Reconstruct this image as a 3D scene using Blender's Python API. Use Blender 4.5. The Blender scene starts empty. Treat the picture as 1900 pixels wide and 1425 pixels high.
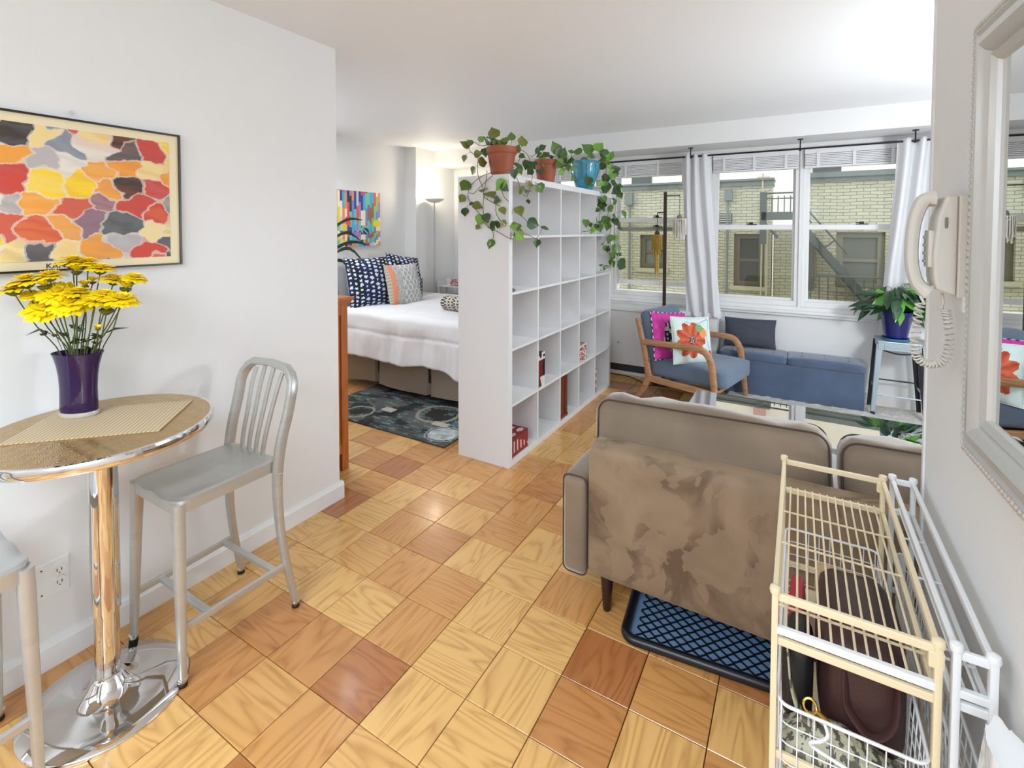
import bpy, math, random
from math import sin, cos, pi, sqrt, atan2, floor, hypot, radians
from mathutils import Vector, Matrix, noise
random.seed(11)
S = bpy.context.scene
COL = S.collection
# ------------------------------------------------------------------ camera, world, lights, exposure
CZ = 2.485                                     # ceiling height
YAW, PITCH, ROLL = 0.531036, 0.03155, 0.0016576
_f = Vector((-sin(YAW), cos(YAW), 0)); _r = Vector((cos(YAW), sin(YAW), 0)); _u = Vector((0, 0, 1))
_f2 = _f*cos(PITCH)-_u*sin(PITCH); _u2 = _u*cos(PITCH)+_f*sin(PITCH)
_rr = _r*cos(ROLL)+_u2*sin(ROLL); _uu = _u2*cos(ROLL)-_r*sin(ROLL)
cd = bpy.data.cameras.new('camera'); cam = bpy.data.objects.new('camera', cd); COL.objects.link(cam); S.camera = cam
cam.matrix_world = Matrix(((_rr.x, _uu.x, -_f2.x, 0), (_rr.y, _uu.y, -_f2.y, 0), (_rr.z, _uu.z, -_f2.z, 1.5), (0, 0, 0, 1)))
cd.sensor_width = 36; cd.lens = 36*907.728/1900; cd.shift_y = (456.18-712.5)/1900; cd.clip_start = .05; cd.clip_end = 200
W = bpy.data.worlds.new('world'); S.world = W; W.use_nodes = True
bg = W.node_tree.nodes['Background']; bg.inputs[0].default_value = (.93, .97, 1, 1); bg.inputs[1].default_value = 2.1
def lamp(name, kind, loc, power, color=(1, 1, 1), size=(1, 1), rot=(0, 0, 0), **k):
    l = bpy.data.lights.new(name, kind); l.energy = power; l.color = color
    if kind == 'AREA': l.shape = 'RECTANGLE'; l.size, l.size_y = size
    else: l.shadow_soft_size = size[0]
    for a, b in k.items(): setattr(l, a, b)
    o = bpy.data.objects.new(name, l); COL.objects.link(o); o.location = loc; o.rotation_euler = rot; return o
LC = (.735, .87, 1.0)
lamp('kitchen_ceiling_light', 'AREA', (-.75, -.9, 2.40), 60, LC, (1.9, 1.1), (radians(26), 0, radians(12)), spread=radians(112))
lamp('kitchen_fill_light', 'POINT', (-1.70, -1.25, 1.9), 16, LC, (.16, .1))  # added fill with no known fixture, lifts the ceiling
lamp('hall_fill_light', 'POINT', (.02, -1.35, 1.62), 22, (.80, .90, 1), (.07, .1))  # added fill for the left wall, no real lamp stands here
lamp('living_room_fill_light', 'POINT', (1.3, 3.2, 1.5), 74, (.86, .93, 1), (.16, .1))  # unseen light added behind the right wall to brighten the living room
lamp('bedroom_fill_light', 'AREA', (-3.55, 2.5, 2.42), 24, (.86, .93, 1), (.8, .7))  # extra fill hidden behind the left wall, added for the bedroom
lamp('torchiere_bulb', 'POINT', (-3.80, 4.62, 1.965), 7, (1, .87, .68), (.06, .06))
S.view_settings.view_transform = 'Standard'; S.view_settings.look = 'None'
S.view_settings.gamma = 1; S.view_settings.use_curve_mapping = False; S.view_settings.exposure = 0.12
# ------------------------------------------------------------------ colour and materials
def lin(c):
    c /= 255.0
    return c/12.92 if c <= .04045 else ((c+.055)/1.055)**2.4
def rgb(r, g, b): return (lin(r), lin(g), lin(b), 1)
MATS = {}
def mat(name, color, rough=.5, metal=0, var=.0, vscale=8, bump=0, bscale=60, spec=.5, emit=0, coat=0, sheen=0, trans=0, alpha=1, stretch=(1, 1, 1), attr=None):
    if name in MATS: return MATS[name]
    m = bpy.data.materials.new(name); m.use_nodes = True; nt = m.node_tree; N = nt.nodes; Lk = nt.links
    p = N['Principled BSDF']; p.inputs['Roughness'].default_value = rough; p.inputs['Metallic'].default_value = metal
    p.inputs['Base Color'].default_value = color; p.inputs['Specular IOR Level'].default_value = spec
    p.inputs['Coat Weight'].default_value = coat; p.inputs['Coat Roughness'].default_value = .08
    p.inputs['Sheen Weight'].default_value = sheen; p.inputs['Transmission Weight'].default_value = trans; p.inputs['Alpha'].default_value = alpha
    if emit: p.inputs['Emission Color'].default_value = color; p.inputs['Emission Strength'].default_value = emit
    if var or bump:
        tc = N.new('ShaderNodeTexCoord'); mp = N.new('ShaderNodeMapping'); mp.inputs['Scale'].default_value = stretch
        Lk.new(tc.outputs['Object'], mp.inputs[0])
    src = None
    if attr:
        at = N.new('ShaderNodeAttribute'); at.attribute_name = attr; src = at.outputs['Color']; Lk.new(src, p.inputs['Base Color'])
    if var:
        n = N.new('ShaderNodeTexNoise'); n.inputs['Scale'].default_value = vscale; n.inputs['Detail'].default_value = 4
        Lk.new(mp.outputs[0], n.inputs['Vector'])
        mr = N.new('ShaderNodeMapRange'); mr.inputs[1].default_value = .3; mr.inputs[2].default_value = .7
        mr.inputs[3].default_value = 1-var; mr.inputs[4].default_value = 1+var; Lk.new(n.outputs[0], mr.inputs[0])
        hs = N.new('ShaderNodeHueSaturation'); hs.inputs['Color'].default_value = color; Lk.new(mr.outputs[0], hs.inputs['Value'])
        if src: Lk.new(src, hs.inputs['Color'])
        Lk.new(hs.outputs[0], p.inputs['Base Color'])
    if bump:
        n2 = N.new('ShaderNodeTexNoise'); n2.inputs['Scale'].default_value = bscale; n2.inputs['Detail'].default_value = 3
        Lk.new(mp.outputs[0], n2.inputs['Vector'])
        b = N.new('ShaderNodeBump'); b.inputs['Strength'].default_value = bump; b.inputs['Distance'].default_value = .01
        Lk.new(n2.outputs[0], b.inputs['Height']); Lk.new(b.outputs[0], p.inputs['Normal'])
    MATS[name] = m; return m
def wood(name, c1, c2, c3, rough=.35, axis=0, scale=1, randobj=False, attr=False, coat=0, gs=1):
    """wood grain; per-object (or per-attribute) tone choice when randobj/attr"""
    m = bpy.data.materials.new(name); m.use_nodes = True; nt = m.node_tree; N = nt.nodes; Lk = nt.links
    p = N['Principled BSDF']; p.inputs['Roughness'].default_value = rough; p.inputs['Coat Weight'].default_value = coat; p.inputs['Coat Roughness'].default_value = .12
    tc = N.new('ShaderNodeTexCoord'); mp = N.new('ShaderNodeMapping')
    sc = [9*scale*gs]*3; sc[axis] = 1.2*scale*gs; mp.inputs['Scale'].default_value = sc
    Lk.new(tc.outputs['Object'], mp.inputs[0]); vec = mp.outputs[0]; rnd = None
    if randobj: rnd = N.new('ShaderNodeObjectInfo').outputs['Random']
    if attr: a = N.new('ShaderNodeAttribute'); a.attribute_name = 'rnd'; rnd = a.outputs['Fac']
    if rnd:
        mu = N.new('ShaderNodeMath'); mu.operation = 'MULTIPLY'; mu.inputs[1].default_value = 57; Lk.new(rnd, mu.inputs[0])
        ad = N.new('ShaderNodeVectorMath'); ad.operation = 'ADD'; Lk.new(vec, ad.inputs[0]); Lk.new(mu.outputs[0], ad.inputs[1]); vec = ad.outputs[0]
    n = N.new('ShaderNodeTexNoise'); n.inputs['Scale'].default_value = 1; n.inputs['Detail'].default_value = 2; n.inputs['Distortion'].default_value = .35; Lk.new(vec, n.inputs['Vector'])
    # contour lines of the noise read as growth rings
    mm = N.new('ShaderNodeMath'); mm.operation = 'MULTIPLY'; mm.inputs[1].default_value = 22; Lk.new(n.outputs[0], mm.inputs[0])
    pp = N.new('ShaderNodeMath'); pp.operation = 'PINGPONG'; pp.inputs[1].default_value = 1; Lk.new(mm.outputs[0], pp.inputs[0])
    pw = N.new('ShaderNodeMath'); pw.operation = 'POWER'; pw.inputs[1].default_value = 2.2; Lk.new(pp.outputs[0], pw.inputs[0])
    n3 = N.new('ShaderNodeTexNoise'); n3.inputs['Scale'].default_value = 6; n3.inputs['Detail'].default_value = 3; Lk.new(vec, n3.inputs['Vector'])
    mx = N.new('ShaderNodeMix'); mx.data_type = 'RGBA'
    base = N.new('ShaderNodeMix'); base.data_type = 'RGBA'; base.inputs[6].default_value = c1; base.inputs[7].default_value = c2
    if rnd:
        fr = N.new('ShaderNodeMath'); fr.operation = 'FRACT'; m9 = N.new('ShaderNodeMath'); m9.operation = 'MULTIPLY'; m9.inputs[1].default_value = 7.31
        Lk.new(rnd, m9.inputs[0]); Lk.new(m9.outputs[0], fr.inputs[0])
        cr = N.new('ShaderNodeValToRGB'); cr.color_ramp.elements[0].position = .0; cr.color_ramp.elements[0].color = c1
        cr.color_ramp.elements[1].position = 1; cr.color_ramp.elements[1].color = c3
        for ps, cc in ((.38, c1), (.58, c2), (.82, c2)):
            e = cr.color_ramp.elements.new(ps); e.color = cc
        Lk.new(fr.outputs[0], cr.inputs[0]); bc = cr.outputs[0]
    else:
        Lk.new(n3.outputs[0], base.inputs[0]); bc = base.outputs[2]
    dk = N.new('ShaderNodeMix'); dk.data_type = 'RGBA'; dk.blend_type = 'MULTIPLY'; dk.inputs[0].default_value = 1
    Lk.new(bc, dk.inputs[6]); dk.inputs[7].default_value = (.55, .42, .30, 1)
    Lk.new(bc, mx.inputs[6]); Lk.new(dk.outputs[2], mx.inputs[7])
    ff = N.new('ShaderNodeMath'); ff.operation = 'MULTIPLY'; Lk.new(pw.outputs[0], ff.inputs[0]); Lk.new(n3.outputs[0], ff.inputs[1])
    Lk.new(ff.outputs[0], mx.inputs[0]); Lk.new(mx.outputs[2], p.inputs['Base Color'])
    MATS[name] = m; return m
# ------------------------------------------------------------------ mesh builder
class MB:
    def __init__(s): s.v = []; s.f = []; s.c = []; s.cc = None
    def add(s, vs, fs):
        n = len(s.v); s.v += [tuple(x) for x in vs]; s.f += [tuple(i+n for i in f) for f in fs]; s.c += [s.cc]*len(fs); return s
    def box(s, x0, x1, y0, y1, z0, z1):
        return s.add([(x, y, z) for z in (z0, z1) for y in (y0, y1) for x in (x0, x1)],
                     [(0, 2, 3, 1), (4, 5, 7, 6), (0, 1, 5, 4), (2, 6, 7, 3), (0, 4, 6, 2), (1, 3, 7, 5)])
    def bar(s, p, q, w, h, up=(0, 0, 1), w2=None, h2=None):
        p = Vector(p); q = Vector(q); d = (q-p).normalized(); a = d.cross(Vector(up))
        if a.length < 1e-4: a = d.cross(Vector((0, 1, 0)))
        a.normalize(); b = a.cross(d); w2 = w if w2 is None else w2; h2 = h if h2 is None else h2
        vs = [o+a*i*ww/2+b*j*hh/2 for o, ww, hh in ((p, w, h), (q, w2, h2)) for i, j in ((-1, -1), (1, -1), (1, 1), (-1, 1))]
        return s.add(vs, [(0, 1, 2, 3), (7, 6, 5, 4), (0, 4, 5, 1), (1, 5, 6, 2), (2, 6, 7, 3), (3, 7, 4, 0)])
    def tube(s, pts, r, n=8, prof=None, up=None, closed=False, ry=None):
        P = [Vector(p) for p in pts]; m = len(P); rs = r if isinstance(r, (list, tuple)) else [r]*m
        k0 = len(s.v); a = None; vs = []; n = len(prof) if prof else n
        for i in range(m):
            if closed: d = P[(i+1) % m]-P[i-1]
            else: d = P[min(i+1, m-1)]-P[max(i-1, 0)]
            d = d.normalized() if d.length > 1e-9 else Vector((0, 0, 1))
            if up is not None: a = d.cross(Vector(up)); a = a if a.length > 1e-4 else d.orthogonal()
            elif a is None: a = d.orthogonal()
            else: a = a-d*a.dot(d)
            a.normalize(); b = d.cross(a)
            for j in range(n):
                t = 2*pi*j/n
                if prof: x, y = prof[j]
                else: x, y = cos(t), sin(t)*(ry if ry else 1)
                vs.append(P[i]+(a*x+b*y)*rs[i])
        fs = []
        for i in range(m if closed else m-1):
            for j in range(n):
                A = i*n+j; B = i*n+(j+1) % n; C = ((i+1) % m)*n+(j+1) % n; D = ((i+1) % m)*n+j
                fs.append((A, B, C, D))
        if not closed: fs += [tuple(reversed(range(n))), tuple(range((m-1)*n, m*n))]
        return s.add(vs, fs)
    def lathe(s, prof, c=(0, 0, 0), n=28, sx=1, sy=1, rot=0):
        vs = []; m = len(prof)
        for r, z in prof:
            for j in range(n):
                t = 2*pi*j/n; x = cos(t)*r*sx; y = sin(t)*r*sy
                vs.append((c[0]+x*cos(rot)-y*sin(rot), c[1]+x*sin(rot)+y*cos(rot), c[2]+z))
        fs = [(i*n+j, i*n+(j+1) % n, (i+1)*n+(j+1) % n, (i+1)*n+j) for i in range(m-1) for j in range(n)]
        fs += [tuple(reversed(range(n))), tuple(range((m-1)*n, m*n))]
        return s.add(vs, fs)
    def prism(s, poly, a0, a1, axis='z'):
        n = len(poly); f = {'z': lambda x, y, t: (x, y, t), 'y': lambda x, y, t: (x, t, y), 'x': lambda x, y, t: (t, x, y)}[axis]
        vs = [f(x, y, t) for t in (a0, a1) for x, y in poly]
        return s.add(vs, [tuple(reversed(range(n))), tuple(range(n, 2*n))]+[(i, (i+1) % n, n+(i+1) % n, n+i) for i in range(n)])
    def grid(s, fn, nu, nv, cfn=None, closeu=False):
        vs = [fn(i/nu, j/nv) for j in range(nv+1) for i in range(nu+(0 if closeu else 1))]; st = nu if closeu else nu+1
        fs = [(j*st+i, j*st+(i+1) % st, (j+1)*st+(i+1) % st, (j+1)*st+i) for j in range(nv) for i in range(nu)]
        k = len(s.c); s.add(vs, fs)
        if cfn:
            for q in range(len(fs)): s.c[k+q] = cfn(((q % nu)+.5)/nu, ((q//nu)+.5)/nv)
        return s
    def rbox(s, cx, cy, cz, sx, sy, sz, r=.03, n=8, bulge=(0, 0, 0), nz=0, nzs=6, rot=None, rz=0):
        idx = {}; vs = []; fs = []; sz3 = (sx/2, sy/2, sz/2)
        for ax in range(3):
            u_, v_ = [(1, 2), (2, 0), (0, 1)][ax]
            for sg in (-1, 1):
                for i in range(n):
                    for j in range(n):
                        q = []
                        for (di, dj) in ((0, 0), (1, 0), (1, 1), (0, 1)):
                            c = [0, 0, 0]; c[ax] = sg*n; c[u_] = 2*(i+di)-n; c[v_] = 2*(j+dj)-n; q.append(tuple(c))
                        if sg < 0: q.reverse()
                        ids = []
                        for c in q:
                            if c not in idx: idx[c] = len(vs); vs.append(c)
                            ids.append(idx[c])
                        fs.append(tuple(ids))
        out = []; R = Matrix.Rotation(rz, 3, 'Z') if rot is None else rot
        for c in vs:
            t = [k/n for k in c]
            # cluster samples near the edges
            g = [sin(a*pi/2)*.55+a*.45 for a in t]
            p = Vector([g[k]*sz3[k] for k in range(3)])
            inn = Vector([max(-(sz3[k]-r), min(sz3[k]-r, p[k])) for k in range(3)])
            d = p-inn
            if d.length > 1e-7: p = inn+d*(r/max(abs(d.x), abs(d.y), abs(d.z)))*(max(abs(d.x), abs(d.y), abs(d.z))/d.length) if True else p
            e = [1-g[k]**2 for k in range(3)]
            for k in range(3):
                o1, o2 = [(1, 2), (0, 2), (0, 1)][k]
                p[k] += bulge[k]*g[k]*max(e[o1], 0)**.6*max(e[o2], 0)**.6
            if nz:
                q = noise.noise_vector(Vector((p.x+cx, p.y+cy, p.z+cz))*nzs)*nz; p += q
            out.append(R @ p+Vector((cx, cy, cz)))
        return s.add(out, fs)
def mesh_of(name, b, m, smooth=False, ang=40):
    me = bpy.data.meshes.new(name); me.from_pydata(b.v, [], b.f)
    if any(c is not None for c in b.c):
        at = me.color_attributes.new('Col', 'FLOAT_COLOR', 'CORNER'); data = []
        for f, c in zip(b.f, b.c): data += list(c or (.5, .5, .5, 1))*len(f)
        at.data.foreach_set('color', data)
    if m: me.materials.append(m)
    if smooth:
        me.polygons.foreach_set('use_smooth', [True]*len(me.polygons))
        if ang < 180: me.set_sharp_from_angle(angle=radians(ang))
    me.update(); return me
def obj(name, b, m, parent=None, smooth=False, bevel=0, ang=40, local=False, seg=2):
    me = b if isinstance(b, bpy.types.Mesh) else mesh_of(name, b, m, smooth, ang)
    o = bpy.data.objects.new(name, me); COL.objects.link(o)
    if bevel:
        md = o.modifiers.new('bevel', 'BEVEL'); md.width = bevel; md.segments = seg; md.limit_method = 'ANGLE'; md.angle_limit = radians(35)
    if parent:
        o.parent = parent
        if not local and parent.type == 'EMPTY': o.matrix_parent_inverse = M4(parent).inverted()
    return o
def M4(o): return Matrix.Translation(o.location) @ o.rotation_euler.to_matrix().to_4x4()
def thing(name, label, cat, loc=(0, 0, 0), rz=0, group=None):
    o = bpy.data.objects.new(name, None); COL.objects.link(o); o.location = loc; o.rotation_euler = (0, 0, rz); o.empty_display_size = .05
    return tag(o, label, cat, group)
def tag(o, label, cat, group=None):
    o['label'] = label; o['category'] = cat
    if group: o['group'] = group
    return o
def struct(name, b, m, parent=None, **k):
    o = obj(name, b, m, parent, **k)
    if not parent: o['kind'] = 'structure'
    return o
def sobj(name):
    o = bpy.data.objects.new(name, None); COL.objects.link(o); o['kind'] = 'structure'; return o
def copy_tree(o, parent=None):
    c = o.copy(); COL.objects.link(c)
    if parent: c.parent = parent
    for ch in [x for x in bpy.data.objects if x.parent == o]: copy_tree(ch, c)
    return c
def rr_prof(w, h, r=.3, n=3):
    """rounded rectangle profile with unit half height"""
    out = []
    for cx, cy, a0 in ((1, 1, 0), (-1, 1, 90), (-1, -1, 180), (1, -1, 270)):
        for k in range(n):
            a = radians(a0+90*k/(n-1)); out.append((cx*(w-r)+cos(a)*r, cy*(h-r)+sin(a)*r))
    return out
def spline(P, k=6):
    P = [Vector(p) for p in P]; out = []
    for i in range(len(P)-1):
        a = P[max(i-1, 0)]; b = P[i]; c = P[i+1]; d = P[min(i+2, len(P)-1)]
        for j in range(k):
            t = j/k; out.append(.5*((2*b)+(c-a)*t+(2*a-5*b+4*c-d)*t*t+(3*b-a-3*c+d)*t**3))
    out.append(P[-1]); return out
def fbm(x, y, z=0, s=1): return noise.fractal(Vector((x*s, y*s, z*s)), 1.0, 2.0, 4)
# shared materials
WALL = mat('wall_paint', rgb(230, 230, 229), .55, var=.012, vscale=1.5, bump=.04, bscale=160)
CEIL = mat('ceiling_paint', rgb(240, 240, 241), .6, bump=.03, bscale=120)
TRIM = mat('trim_paint', rgb(232, 232, 232), .35)
WHITE = mat('white_laminate', rgb(228, 228, 229), .35)
STEEL = mat('brushed_aluminium', rgb(194, 194, 190), .36, .6, var=.05, vscale=3, stretch=(1, 1, 14), bump=.02, bscale=60)
CHROME = mat('chrome', rgb(225, 225, 225), .05, 1)
BLACKM = mat('black_metal', rgb(28, 26, 25), .4, .4)
CREAMM = mat('cream_coated_wire', rgb(226, 208, 172), .35)
WHITEM = mat('white_coated_wire', rgb(226, 226, 226), .35)
GLASS = mat('clear_glass', rgb(255, 255, 255), 0, trans=1)
RUBBER = mat('black_rubber', rgb(20, 20, 20), .6)
def pane_mat(name, tint, ior=1.5, boost=0):
    m = bpy.data.materials.new(name); m.use_nodes = True; nt = m.node_tree; N = nt.nodes; Lk = nt.links
    for x in list(N):
        if x.type == 'BSDF_PRINCIPLED': N.remove(x)
    t = N.new('ShaderNodeBsdfTransparent'); t.inputs[0].default_value = tint
    g = N.new('ShaderNodeBsdfGlossy'); g.inputs['Roughness'].default_value = 0
    fr = N.new('ShaderNodeFresnel'); fr.inputs[0].default_value = ior
    mx = N.new('ShaderNodeMixShader')
    ad = N.new('ShaderNodeMath'); ad.inputs[1].default_value = boost; ad.use_clamp = True; Lk.new(fr.outputs[0], ad.inputs[0])
    Lk.new(ad.outputs[0], mx.inputs[0]); Lk.new(t.outputs[0], mx.inputs[1]); Lk.new(g.outputs[0], mx.inputs[2])
    Lk.new(mx.outputs[0], N['Material Output'].inputs[0]); return m
PANE = pane_mat('window_glass', (.94, .96, .95, 1), 1.45)
PANE2 = pane_mat('table_glass', (.84, .96, .97, 1), 1.6, .55)
PANE3 = pane_mat('screened_window_glass', (.86, .86, .82, 1), 1.45)
XL, XR, YW = -2.197, .311, 5.2
# ------------------------------------------------------------------ floor with parquet tiles
TP = .2305; TX0, TY0 = -1.128, 1.238
floor_o = struct('floor', MB().box(-4.4, 2.0, -1.9, 5.4, -.12, -.012), mat('floor_base', rgb(72, 40, 18), .8))
C1, C2, C3 = rgb(224, 176, 108), rgb(205, 148, 86), rgb(176, 112, 64)
WT = [wood('parquet_grain_a', C1, C2, C3, .25, 0, 1, randobj=True, coat=.32), wood('parquet_grain_b', C1, C2, C3, .25, 1, 1, randobj=True, coat=.32)]
WS = wood('parquet_grain_far', C1, C2, C3, .25, 0, 1, attr=True, coat=.32)
def tile_mesh(m):
    h = TP/2-.0015; e = .0013; b = MB()
    b.add([(-h, -h, -.012), (h, -h, -.012), (h, h, -.012), (-h, h, -.012), (-h, -h, -e), (h, -h, -e), (h, h, -e), (-h, h, -e),
           (-h+e, -h+e, 0), (h-e, -h+e, 0), (h-e, h-e, 0), (-h+e, h-e, 0)],
          [(8, 9, 10, 11)]+[(4+i, 4+(i+1) % 4, 8+(i+1) % 4, 8+i) for i in range(4)]+[(i, (i+1) % 4, 4+(i+1) % 4, 4+i) for i in range(4)])
    return mesh_of('tile', b, m)
TM = [tile_mesh(WT[0]), tile_mesh(WT[1])]
def hiddenfloor(x, y):
    if x < XL and y < 1.838: return True
    if x > XR and y < 1.745: return True
    return False
tiles = []; far = MB(); farr = []
for i in range(-16, 14):
    for j in range(-14, 18):
        x = TX0+(i+.5)*TP; y = TY0+(j+.5)*TP
        if x < -4.3 or x > 1.9 or y < -1.9 or y > 5.3 or hiddenfloor(x+TP/2 if x < -1 else x-TP/2, y+TP/2): continue
        d = y*.862-x*.506; l = x*.862+y*.506
        vis = d > .35 and -1.12*d-.15 < l < 1.1*d+.15 and d > 1.02
        if x > .6 and y > 1.9 and y < 4.4: vis = False
        if -2.1 < x < -1.4 and y > 3.2: vis = x > -1.7
        if x < -2.1 and y > 3.3: vis = False
        if -.5 < x < .4 and y > 2.0 and y < 2.7: vis = False
        tiles.append((not vis, d, x, y, (i+j) % 2))
tiles.sort()
for k, (nv, d, x, y, p) in enumerate(tiles):
    if not nv and k < 300:
        o = bpy.data.objects.new('tile', TM[p]); COL.objects.link(o); o.parent = floor_o; o.location = (x, y, 0)
        if random.random() < .5: o.rotation_euler.z = pi
    else:
        h = TP/2-.0014; r = random.random()
        far.add([(x-h, y-h, -.012), (x+h, y-h, -.012), (x+h, y+h, -.012), (x-h, y+h, -.012), (x-h, y-h, 0), (x+h, y-h, 0), (x+h, y+h, 0), (x-h, y+h, 0)],
                [(4, 5, 6, 7)]+[(q, (q+1) % 4, 4+(q+1) % 4, 4+q) for q in range(4)]); farr += [r]*5
fm = mesh_of('tile_field', far, WS)
if farr: fm.attributes.new('rnd', 'FLOAT', 'FACE').data.foreach_set('value', farr)
fo = bpy.data.objects.new('tile_field', fm); COL.objects.link(fo); fo.parent = floor_o; fo['kind'] = 'stuff'
# ------------------------------------------------------------------ walls and ceiling
struct('ceiling', MB().box(-4.4, 2.0, -1.9, 5.4, CZ, CZ+.1), CEIL)
struct('wall_left', MB().box(-4.4, XL, -1.9, 1.838, 0, CZ), WALL)
struct('wall_right', MB().box(XR, .43, -1.9, 1.745, 0, CZ), WALL)
struct('trim_1', MB().box(XR-.004, .434, 1.735, 1.757, 0, CZ), TRIM, bevel=.003)
struct('wall_back', MB().box(-4.4, 2.0, -2.0, -1.9, 0, CZ), WALL)
struct('wall_bedroom_side', MB().box(-4.25, -4.117, 1.838, 5.3, 0, CZ), WALL)
struct('wall_column', MB().box(-4.117, -3.942, 4.455, 5.2, 0, CZ), WALL)
struct('wall_living_side', MB().box(1.8, 1.9, 1.5, 5.3, 0, CZ), WALL)
struct('wall_living_near', MB().box(.43, 1.9, 1.45, 1.6, 0, CZ), WALL)
struct('trim_2', MB().box(-3.942, 1.8, 4.79, 5.34, 2.297, CZ), WALL)
WZ0, WZ1 = .80, 2.262
b = MB().box(-4.117, 1.8, 5.2, 5.34, 0, WZ0).box(-4.117, 1.8, 5.2, 5.34, WZ1, 2.297).box(-4.117, -2.52, 5.2, 5.34, WZ0, WZ1).box(.775, 1.8, 5.2, 5.34, WZ0, WZ1)
struct('wall_window', b, WALL)
struct('trim_3', MB().box(-2.56, .84, 5.145, 5.22, .742, .768).box(-2.54, .82, 5.165, 5.2, .716, .742), TRIM, bevel=.004)
# baseboards
struct('baseboard_left', MB().prism([(XL+.0, 0), (XL+.018, 0), (XL+.018, .075), (XL+.012, .09), (XL, .095)], -1.8, 1.856, 'y'), TRIM)
struct('baseboard_alcove', MB().box(-4.1, XL-.0005, 1.8385, 1.855, 0, .09), TRIM)
struct('baseboard_right', MB().box(XR-.014, XR, -1.8, 1.757, 0, .09), TRIM)
struct('baseboard_window', MB().box(-.5, 1.8, 5.182, 5.2, 0, .10), TRIM)
struct('baseboard_bedroom', MB().box(-4.117, -4.1, 1.84, 4.455, 0, .09), TRIM)
# ------------------------------------------------------------------ windows
def rect_frame(b, x0, x1, y0, y1, z0, z1, l, r, bt, t):
    b.box(x0, x0+l, y0, y1, z0, z1).box(x1-r, x1, y0, y1, z0, z1).box(x0+l, x1-r, y0, y1, z0, z0+bt).box(x0+l, x1-r, y0, y1, z1-t, z1); return b
BLINDM = mat('blind_slat', rgb(226, 226, 228), .5)
def window(n, x0, x1, raised=0):
    g0, g1 = x0+.055, x1-.055
    o = struct('window_%d' % n, rect_frame(MB(), x0, x1, 5.215, 5.33, WZ0, WZ1, .034, .034, .05, .06), TRIM, bevel=.003)
    sx0, sx1 = x0+.034, x1-.034
    mid = 1.537
    up = obj('sash', rect_frame(MB(), sx0, sx1, 5.285, 5.315, mid-.02-raised*.02, WZ1-.06, .021, .021, .042, .05), TRIM, o, bevel=.002)
    obj('pane', MB().box(g0, g1, 5.298, 5.301, mid+.02-raised*.02, WZ1-.11), PANE, up)
    z0 = WZ0+.05+raised*.068; z1 = mid+.02+raised*.08
    lo = obj('sash', rect_frame(MB(), sx0, sx1, 5.245, 5.275, z0, z1, .021, .021, .046 if raised else .022, .045), TRIM, o, bevel=.002)
    obj('pane', MB().box(g0, g1, 5.258, 5.261, z0+.02, z1-.04), PANE3, lo)
    xm = (x0+x1)/2-.02 if n != 4 else x0+.45
    for zz in ([z1]+([mid] if raised else [])):
        k = MB().box(xm-.045, xm+.045, 5.238, 5.268, zz, zz+.008); k.box(xm-.02, xm+.012, 5.242, 5.262, zz+.006, zz+.026).box(xm-.045, xm-.01, 5.246, 5.258, zz+.014, zz+.022)
        obj('lock', k, BLACKM, o)
    return o
window(1, -2.50, -1.785); window(2, -1.765, -.79, 1); window(3, -.755, -.004); window(4, .022, .775)
struct('trim_4', MB().box(-1.787, -1.763, 5.2, 5.34, WZ0, WZ1).box(-.79, -.755, 5.19, 5.34, WZ0, WZ1).box(-.004, .022, 5.2, 5.34, WZ0, WZ1), TRIM)
def blind(label, x0, x1):
    t = thing('window_blind', label, 'blind', ((x0+x1)/2, 5.19, 2.07), group='raised white blinds over the windows')
    obj('headrail', MB().box(x0, x1, 5.16, 5.215, 2.19, 2.235), BLINDM, t, bevel=.003)
    for k in range(7):
        z = 2.088+k*.0145; obj('slat', MB().box(x0+.004, x1-.004, 5.158+.003*(k % 2), 5.208, z, z+.011), BLINDM, t)
    obj('bottom_rail', MB().box(x0, x1, 5.156, 5.21, 2.066, 2.084), BLINDM, t, bevel=.003)
    for k in (.14, .5, .86):
        x = x0+(x1-x0)*k; obj('tape', MB().box(x-.012, x+.012, 5.152, 5.156, 2.068, 2.2), BLINDM, t)
blind('raised white blind above the window half hidden by the trailing plants', -2.48, -1.79)
blind('raised white slatted blind on the window behind the tassel lamp', -1.75, -.80)
blind('raised white blind of the middle window beside the gathered curtain', -.745, -.015)
blind('raised white blind of the window behind the peace lily', .03, .765)
# ------------------------------------------------------------------ radiator cover
t = thing('radiator_cover', 'long white metal radiator cover below the window with the tassel lamp', 'radiator cover', (-2.2, 5.08, 0))
obj('panel', MB().box(-3.7, -.66, 4.965, 5.19, .105, .665), TRIM, t, bevel=.003)
obj('top', MB().box(-3.72, -.64, 4.95, 5.195, .668, .716), TRIM, t, bevel=.004)
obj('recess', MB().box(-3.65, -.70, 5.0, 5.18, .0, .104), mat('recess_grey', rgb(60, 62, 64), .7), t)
obj('toe_strip', MB().box(-3.7, -.66, 4.972, 4.985, 0, .03), TRIM, t)
obj('screw', MB().lathe([(.006, 0), (.006, .003)], (0, 0, 0), 10), BLACKM, t)
sc = bpy.data.objects[-1] if False else [o for o in bpy.data.objects if o.name == 'screw'][0]
sc.matrix_parent_inverse = M4(t).inverted(); sc.location = (-1.62, 4.962, .33); sc.rotation_euler = (pi/2, 0, 0)
c = MB().tube(spline([(-1.9, 4.9, .006), (-1.6, 4.91, .006), (-1.45, 4.88, .006), (-1.35, 4.80, .006), (-1.25, 4.72, .006), (-1.1, 4.78, .006), (-.9, 4.9, .006)]), .005, 6)
tag(obj('power_cord', c, RUBBER, smooth=True), 'thin black cord lying on the parquet in front of the radiator cover', 'cord')
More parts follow.
